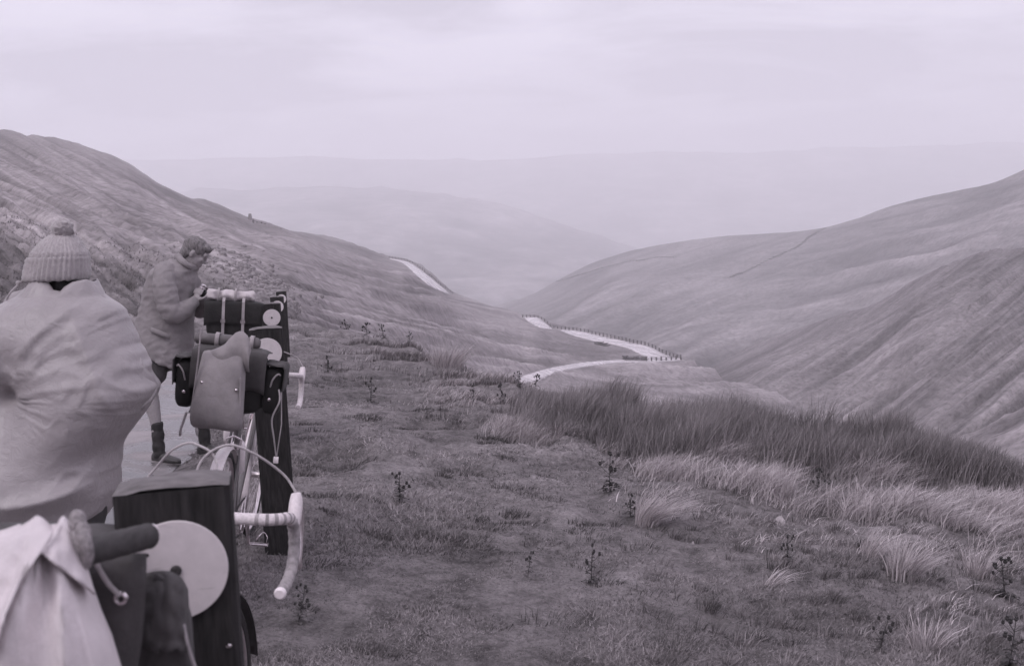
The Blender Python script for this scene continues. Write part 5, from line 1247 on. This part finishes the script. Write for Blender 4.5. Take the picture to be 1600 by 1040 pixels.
# ---------------------------------------------------------------- the person in a bobble hat and billowing cape, seen from behind
WD = 3.93; wxy = at(88, 1010, WD); wz = gz(wxy[0], wxy[1]); WB = Vector((wxy[0], wxy[1], wz))
wom = empty('person', WB); tag(wom, 'person seen from behind in knitted bobble hat and pale billowing cape', 'person')
def Pw(px, py, dy=0.0): return Vector(at(px, py, WD)) + Vector((0, dy, 0)) - WB
bd = MB(); fwd = Vector((.12, .98, -.12))
hc = Pw(89, 418, .02); head(bd, hc, fwd, (0.02, .12, 1))
limb(bd, [Pw(88, 470, .0), Pw(89, 440, .015)], [.06, .056]); limb(bd, [Pw(92, 700, .02), Pw(92, 620, .02), Pw(90, 540, .0), Pw(89, 490, .0)], [.16, .14, .15, .12], 18)
limb(bd, [Pw(30, 478, 0), Pw(88, 470, 0), Pw(148, 480, 0)], [.06, .07, .06])
for s, e, w_ in ((-1, Pw(0, 570, .08), Pw(30, 640, .26)), (1, Pw(176, 572, .08), Pw(150, 640, .26))):
    limb(bd, [Pw(88 + s * 62, 482, 0), e, w_], [.052, .042, .028]); hand(bd, w_, Vector((-s * .3, .8, -.4)), Vector((-s * .5, 0, -1)), .5, s)
ankL, ankR = Vector((-.13, .0, .10)), Vector((.12, -.04, .10)); kL, kR = Vector((-.12, .03, .49)), Vector((.135, -.03, .49))
for hp, k, a in ((Pw(62, 700, .02), kL, ankL), (Pw(122, 700, .02), kR, ankR)):
    limb(bd, [hp, k], [.095, .058]); limb(bd, [k, k * .55 + a * .45 + Vector((0, -.02, 0)), a], [.056, .058, .036]); limb(bd, [a, a + Vector((.01, .05, -.06)), a + Vector((.01, .15, -.075))], [.036, .034, .022])
mesh_obj('body', remeshed(bd, .009, 3), m_skin, wom)
tr = MB(); limb(tr, [Pw(92, 650, .02), Pw(92, 705, .02)], [.165, .165], 18)
for hp, k, a in ((Pw(62, 700, .02), kL, ankL), (Pw(122, 700, .02), kR, ankR)):
    limb(tr, [hp, k, k * .5 + a * .5, a + Vector((0, 0, .03))], [.115, .092, .085, .07], 16)
mesh_obj('trousers', remeshed(tr, .012, 4, wrinkle(.010, 9, 401)), m_trous, wom)
for a in (ankL, ankR): shoe(wom, a, (a.x + .03, a.y + .2, .006))
hr = MB(); hr.ball(hc + Vector((0, -.018, .0)), (.084, .098, .105), 18, 12); hr.ball(hc + Vector((.01, -.045, -.075)), (.075, .06, .07), 16, 10); mesh_obj('hair', remeshed(hr, .008, 2, hairfn), m_dkhair, wom)
# cape
TAB = [  # photo row, left and right edge, half depth, shift towards the camera
 (446, 66, 146, .105, .0), (462, 36, 160, .135, .01), (480, 2, 184, .17, .02), (510, -22, 201, .21, .03), (545, -42, 216, .24, .04), (580, -54, 229, .26, .05), (606, -60, 241, .265, .05), (622, -60, 236, .265, .05), (640, -55, 225, .26, .05), (668, -48, 204, .26, .05), (700, -40, 181, .26, .05), (730, -36, 178, .26, .05), (760, -30, 178, .26, .05), (790, -22, 168, .255, .05), (815, -16, 152, .25, .05), (838, -10, 128, .245, .05)]
TA = np.array(TAB, float); nrow, ncol = 150, 300
S_ = np.linspace(0, 1, nrow); PYs = np.interp(S_, np.linspace(0, 1, len(TA)), TA[:, 0])
Lf, Rt, Dp, Sh = [smooth_pw(PYs, np.c_[TA[:, 0], TA[:, k]]) for k in (1, 2, 3, 4)]
COLLAR = [(60, 440), (67, 424), (73, 418), (82, 424), (94, 438), (103, 452), (116, 455), (120, 447), (129, 440), (143, 436), (150, 444)]
th = np.linspace(0, 2 * math.pi, ncol + 1)[:-1]; V = np.zeros((nrow, ncol, 3))
pinch = Pw(52, 607, 0)
for i in range(nrow):
    c, s_n = np.cos(th), np.sin(th); pe = .75 if PYs[i] > 500 else .9
    cc_ = np.sign(c) * np.abs(c) ** pe; ss_ = np.sign(s_n) * np.abs(s_n) ** (.8)
    px = (Lf[i] + Rt[i]) / 2 + (Rt[i] - Lf[i]) / 2 * cc_; py = np.full(ncol, PYs[i])
    k = np.clip(1 - (PYs[i] - 446) / 16, 0, 1); py = py * (1 - k) + np.interp(px, [q[0] for q in COLLAR], [q[1] for q in COLLAR]) * k
    hemk = np.clip((PYs[i] - 790) / 48, 0, 1); py = py + hemk * (10 * np.sin(px / 33) + 6 * np.sin(th * 7))
    P = at(px, py, np.full(ncol, WD)) - np.array(WB)
    dep = Dp[i] * ss_ - Sh[i] * np.clip(-ss_, 0, 1)
    X, Z = P[:, 0], P[:, 2]; dx, dz = X - pinch.x, Z - pinch.z; r = np.hypot(dx, dz); an_ = np.arctan2(dz, dx); back = np.clip(-s_n * 3 + .3, 0, 1)
    inn = .06 * np.exp(-(r / .035) ** 2) + .085 * np.exp(-(r / .15) ** 2)
    fan = np.clip((r - .015) / .13, 0, 1) * np.exp(-r / .36)
    aa_ = an_ + .25 * vnoise(r * 5, np.cos(an_) * 1.5, 3)
    ridge_ = lambda v, p: (1 - np.abs(v)) ** p
    folds = .052 * fan * (.55 + .45 * vnoise(np.cos(an_) * 1.4 + 4, np.sin(an_) * 1.4 + r * 2, 419)) * (ridge_(vnoise(np.cos(aa_) * 2.6 + 20, np.sin(aa_) * 2.6 + r * .8, 411) * 1.6, 2).clip(0, 1) - .35) * (.7 + .3 * np.clip(dz / .1, -1, 1)) + .012 * fan * np.clip(.3 + dz / .12, 0, 1) * (ridge_(vnoise(np.cos(aa_) * 6 + 9, np.sin(aa_) * 6 + r * 1.2, 413) * 1.6, 2).clip(0, 1) - .35)
    swag = .034 * (1 - 2.6 * np.abs(vnoise(X * 1.3 + Z * .8 + 3, Z * 5.2 - X * 1.6, 421))) * np.clip((.98 - Z) / .2, 0, 1)
    vert = .014 * (1 - 2.6 * np.abs(vnoise(X * 6 + Z * 2.4, Z * 1.2 - X, 431))) * np.clip((Z - .95) / .2, 0, 1)
    mk = lambda f, sd: np.clip(.25 + 1.6 * vnoise(X * f + sd, Z * f - sd, 447 + sd), 0, 1)
    ca_, sa_ = np.cos(aa_), np.sin(aa_); lowf = np.clip(.5 + .5 * dz / .1 + .5 * np.clip(dx / .2, 0, 1), .15, 1)
    folds = folds * lowf
    crink = .034 * fan * lowf * mk(4, 3) * (.4 - np.abs(vnoise(ca_ * 7 + 9, sa_ * 7 + r * 1.1, 413)) * 1.4) + .017 * fan * lowf * mk(6, 5) * (.4 - np.abs(vnoise(ca_ * 15 + 2, sa_ * 15 + r * 2, 415)) * 1.4)
    crink = crink + .012 * np.clip((1.30 - Z) / .12, .2, 1) * mk(3, 8) * (.4 - 1.5 * np.abs(vnoise(X * 7 + Z * 5, Z * 9 - X * 6, 441))) + .007 * np.clip((1.34 - Z) / .12, .2, 1) * mk(5, 11) * (.4 - 1.5 * np.abs(vnoise(X * 17 - Z * 9, Z * 15 + X * 8, 443)))
    big = .022 * fbm(X * 3.4 + 1, Z * 3.0 - X * 1.2 + 2, 451, 2)
    out = (folds + swag + vert + big) * back + crink + (.010 * fbm(X * 6, Z * 9, 461, 3)) * (1 - back)
    fade = np.clip((PYs[i] - 444) / 30, .25, 1)
    nx_ = cc_ * .5; V[i] = P; V[i, :, 1] += dep + (inn * back) - out * fade * np.where(s_n < 0, 1, -1) * np.clip(np.abs(s_n) * 1.6, .25, 1)
    V[i, :, 0] += (crink + .010 * fbm(Z * 11 + 5, np.full(ncol, 2.0), 471, 3) * np.clip(np.abs(c) - .6, 0, .4) * 2.5) * fade * np.sign(c)
ii = np.arange(ncol); F4 = np.concatenate([np.stack([i * ncol + ii, i * ncol + (ii + 1) % ncol, (i + 1) * ncol + (ii + 1) % ncol, (i + 1) * ncol + ii], 1) for i in range(nrow - 1)])
m_cape, nt, b = mat_base('cape_nylon'); vec = mvec(nt); f = mnoise(nt, 7, 5, .6, vec)
nt.links.new(mramp(nt, f, [(.3, .26), (.7, .32)]), b.inputs['Base Color']); b.inputs['Roughness'].default_value = .36; b.inputs['Specular IOR Level'].default_value = .35
cr1 = mnoise(nt, 22, 4, .6, vec, 1.6); mbump(nt, b, cr1, .4, .012)
o = np_mesh('cape', V.reshape(-1, 3), F4, m_cape, parent=wom); md = o.modifiers.new('solid', 'SOLIDIFY'); md.thickness = .0025
# wind-lifted edge of the cape on the right, with its torn lighter fold
fl = MB(); rows = []
for v in np.linspace(0, 1, 12):
    row = []
    for q in np.linspace(0, 1, 9):
        a0 = np.interp(v, [0, .35, .7, 1], [214, 226, 236, 226]); b0 = np.interp(v, [0, .35, .7, 1], [552, 580, 612, 640]); ex = np.interp(v, [0, .25, .5, .62, .8, 1], [2, 9, 6, 12, 7, 1])
        row.append(Pw(a0 - 12 + (12 + ex) * q + 2 * math.sin(v * 17), b0, -.10 + .10 * q + .03 * math.sin(v * 9 + q * 3)))
    rows.append(row)
fl.loft(rows, closed=False); obj('cape_edge', fl, m_cape, wom, solid=.002, angle=180)
# knitted hat with turn-up and bobble
m_knit = cloth('knitted_wool', .36, var=.12, weave=120, wr=.6, sheen=.4)
def knit_ring(py, hwpx, cx, k, n=128, rib=40, amp=.0042):
    c = Pw(cx, py, .0); r_ = hwpx / 396
    return [c + Vector((r_ * math.cos(a) * (1 + amp / .11 * math.sin(rib * a) * (1 if k % 2 else .6)), r_ * 1.12 * math.sin(a) * (1 + amp / .11 * math.sin(rib * a)), .002 * math.sin(rib * a * .5 + k * 1.57))) for a in np.linspace(0, 2*math.pi, n + 1)[:-1]]
ht = MB(); rings = []; prof = [(434, 42), (420, 43.5), (404, 43), (396, 41), (388, 37), (380, 31.5), (373, 25), (367, 17), (363, 10), (361, 4)]
PP = np.array(prof, float); yy_ = np.linspace(434, 361, 44)
for k, y_ in enumerate(yy_):
    h_ = np.interp(-y_, -PP[:, 0], PP[:, 1]) + .45 * (k % 2) + .8 * vnoise(y_ / 9, 3.1).item(); rings.append(knit_ring(y_, h_, 88.5 + (434 - y_) * .13 + .8 * math.sin(y_ / 9), k))
ht.loft(rings, (False, True)); hat = obj('hat', ht, m_knit, wom, angle=180)
tu = MB(); rings = []
for k, (y_, h_) in enumerate([(402, 46.5), (401, 48), (403, 49.3), (406, 49.2), (410, 49.3), (414, 49.6), (418, 50), (422, 50.2), (426, 50.4), (430, 50.2), (434, 50), (437.5, 49), (439, 47), (437, 45)]):
    rings.append(knit_ring(y_ + .9 * math.sin(k), h_ - 4.6 + .05 * (y_ - 400) + .5 * (k % 2), 88.5 + (434 - y_) * .1, k))
tu.loft(rings, (False, False)); obj('turn_up', tu, m_knit, hat, angle=180)
bo = MB(); bc = Pw(101, 358, -.02); bo.ball(bc, (.040, .042, .040), 40, 28); A = np.array(bo.v) - np.array(bc); nn = A / np.linalg.norm(A, axis=1)[:, None]
A = A + nn * (.009 * fbm(nn[:, 0] * 7 + nn[:, 1] * 4, nn[:, 2] * 7 + nn[:, 1] * 5, 481, 3) + .004 * vnoise(nn[:, 0] * 22, nn[:, 2] * 22 + nn[:, 1] * 15, 483))[:, None]; bo.v = [tuple(q + np.array(bc)) for q in A]; obj('bobble', bo, m_knit, hat, angle=180)
ct = MB(); ct.tube(bez([Pw(46, 438, -.06), Pw(43, 446, -.09), Pw(38, 455, -.11), Pw(30, 466, -.10)], 5), .004, 7); ct.ball(Pw(44, 441, -.08), .010, 8, 6); obj('hat_tie', ct, m_knit, hat)
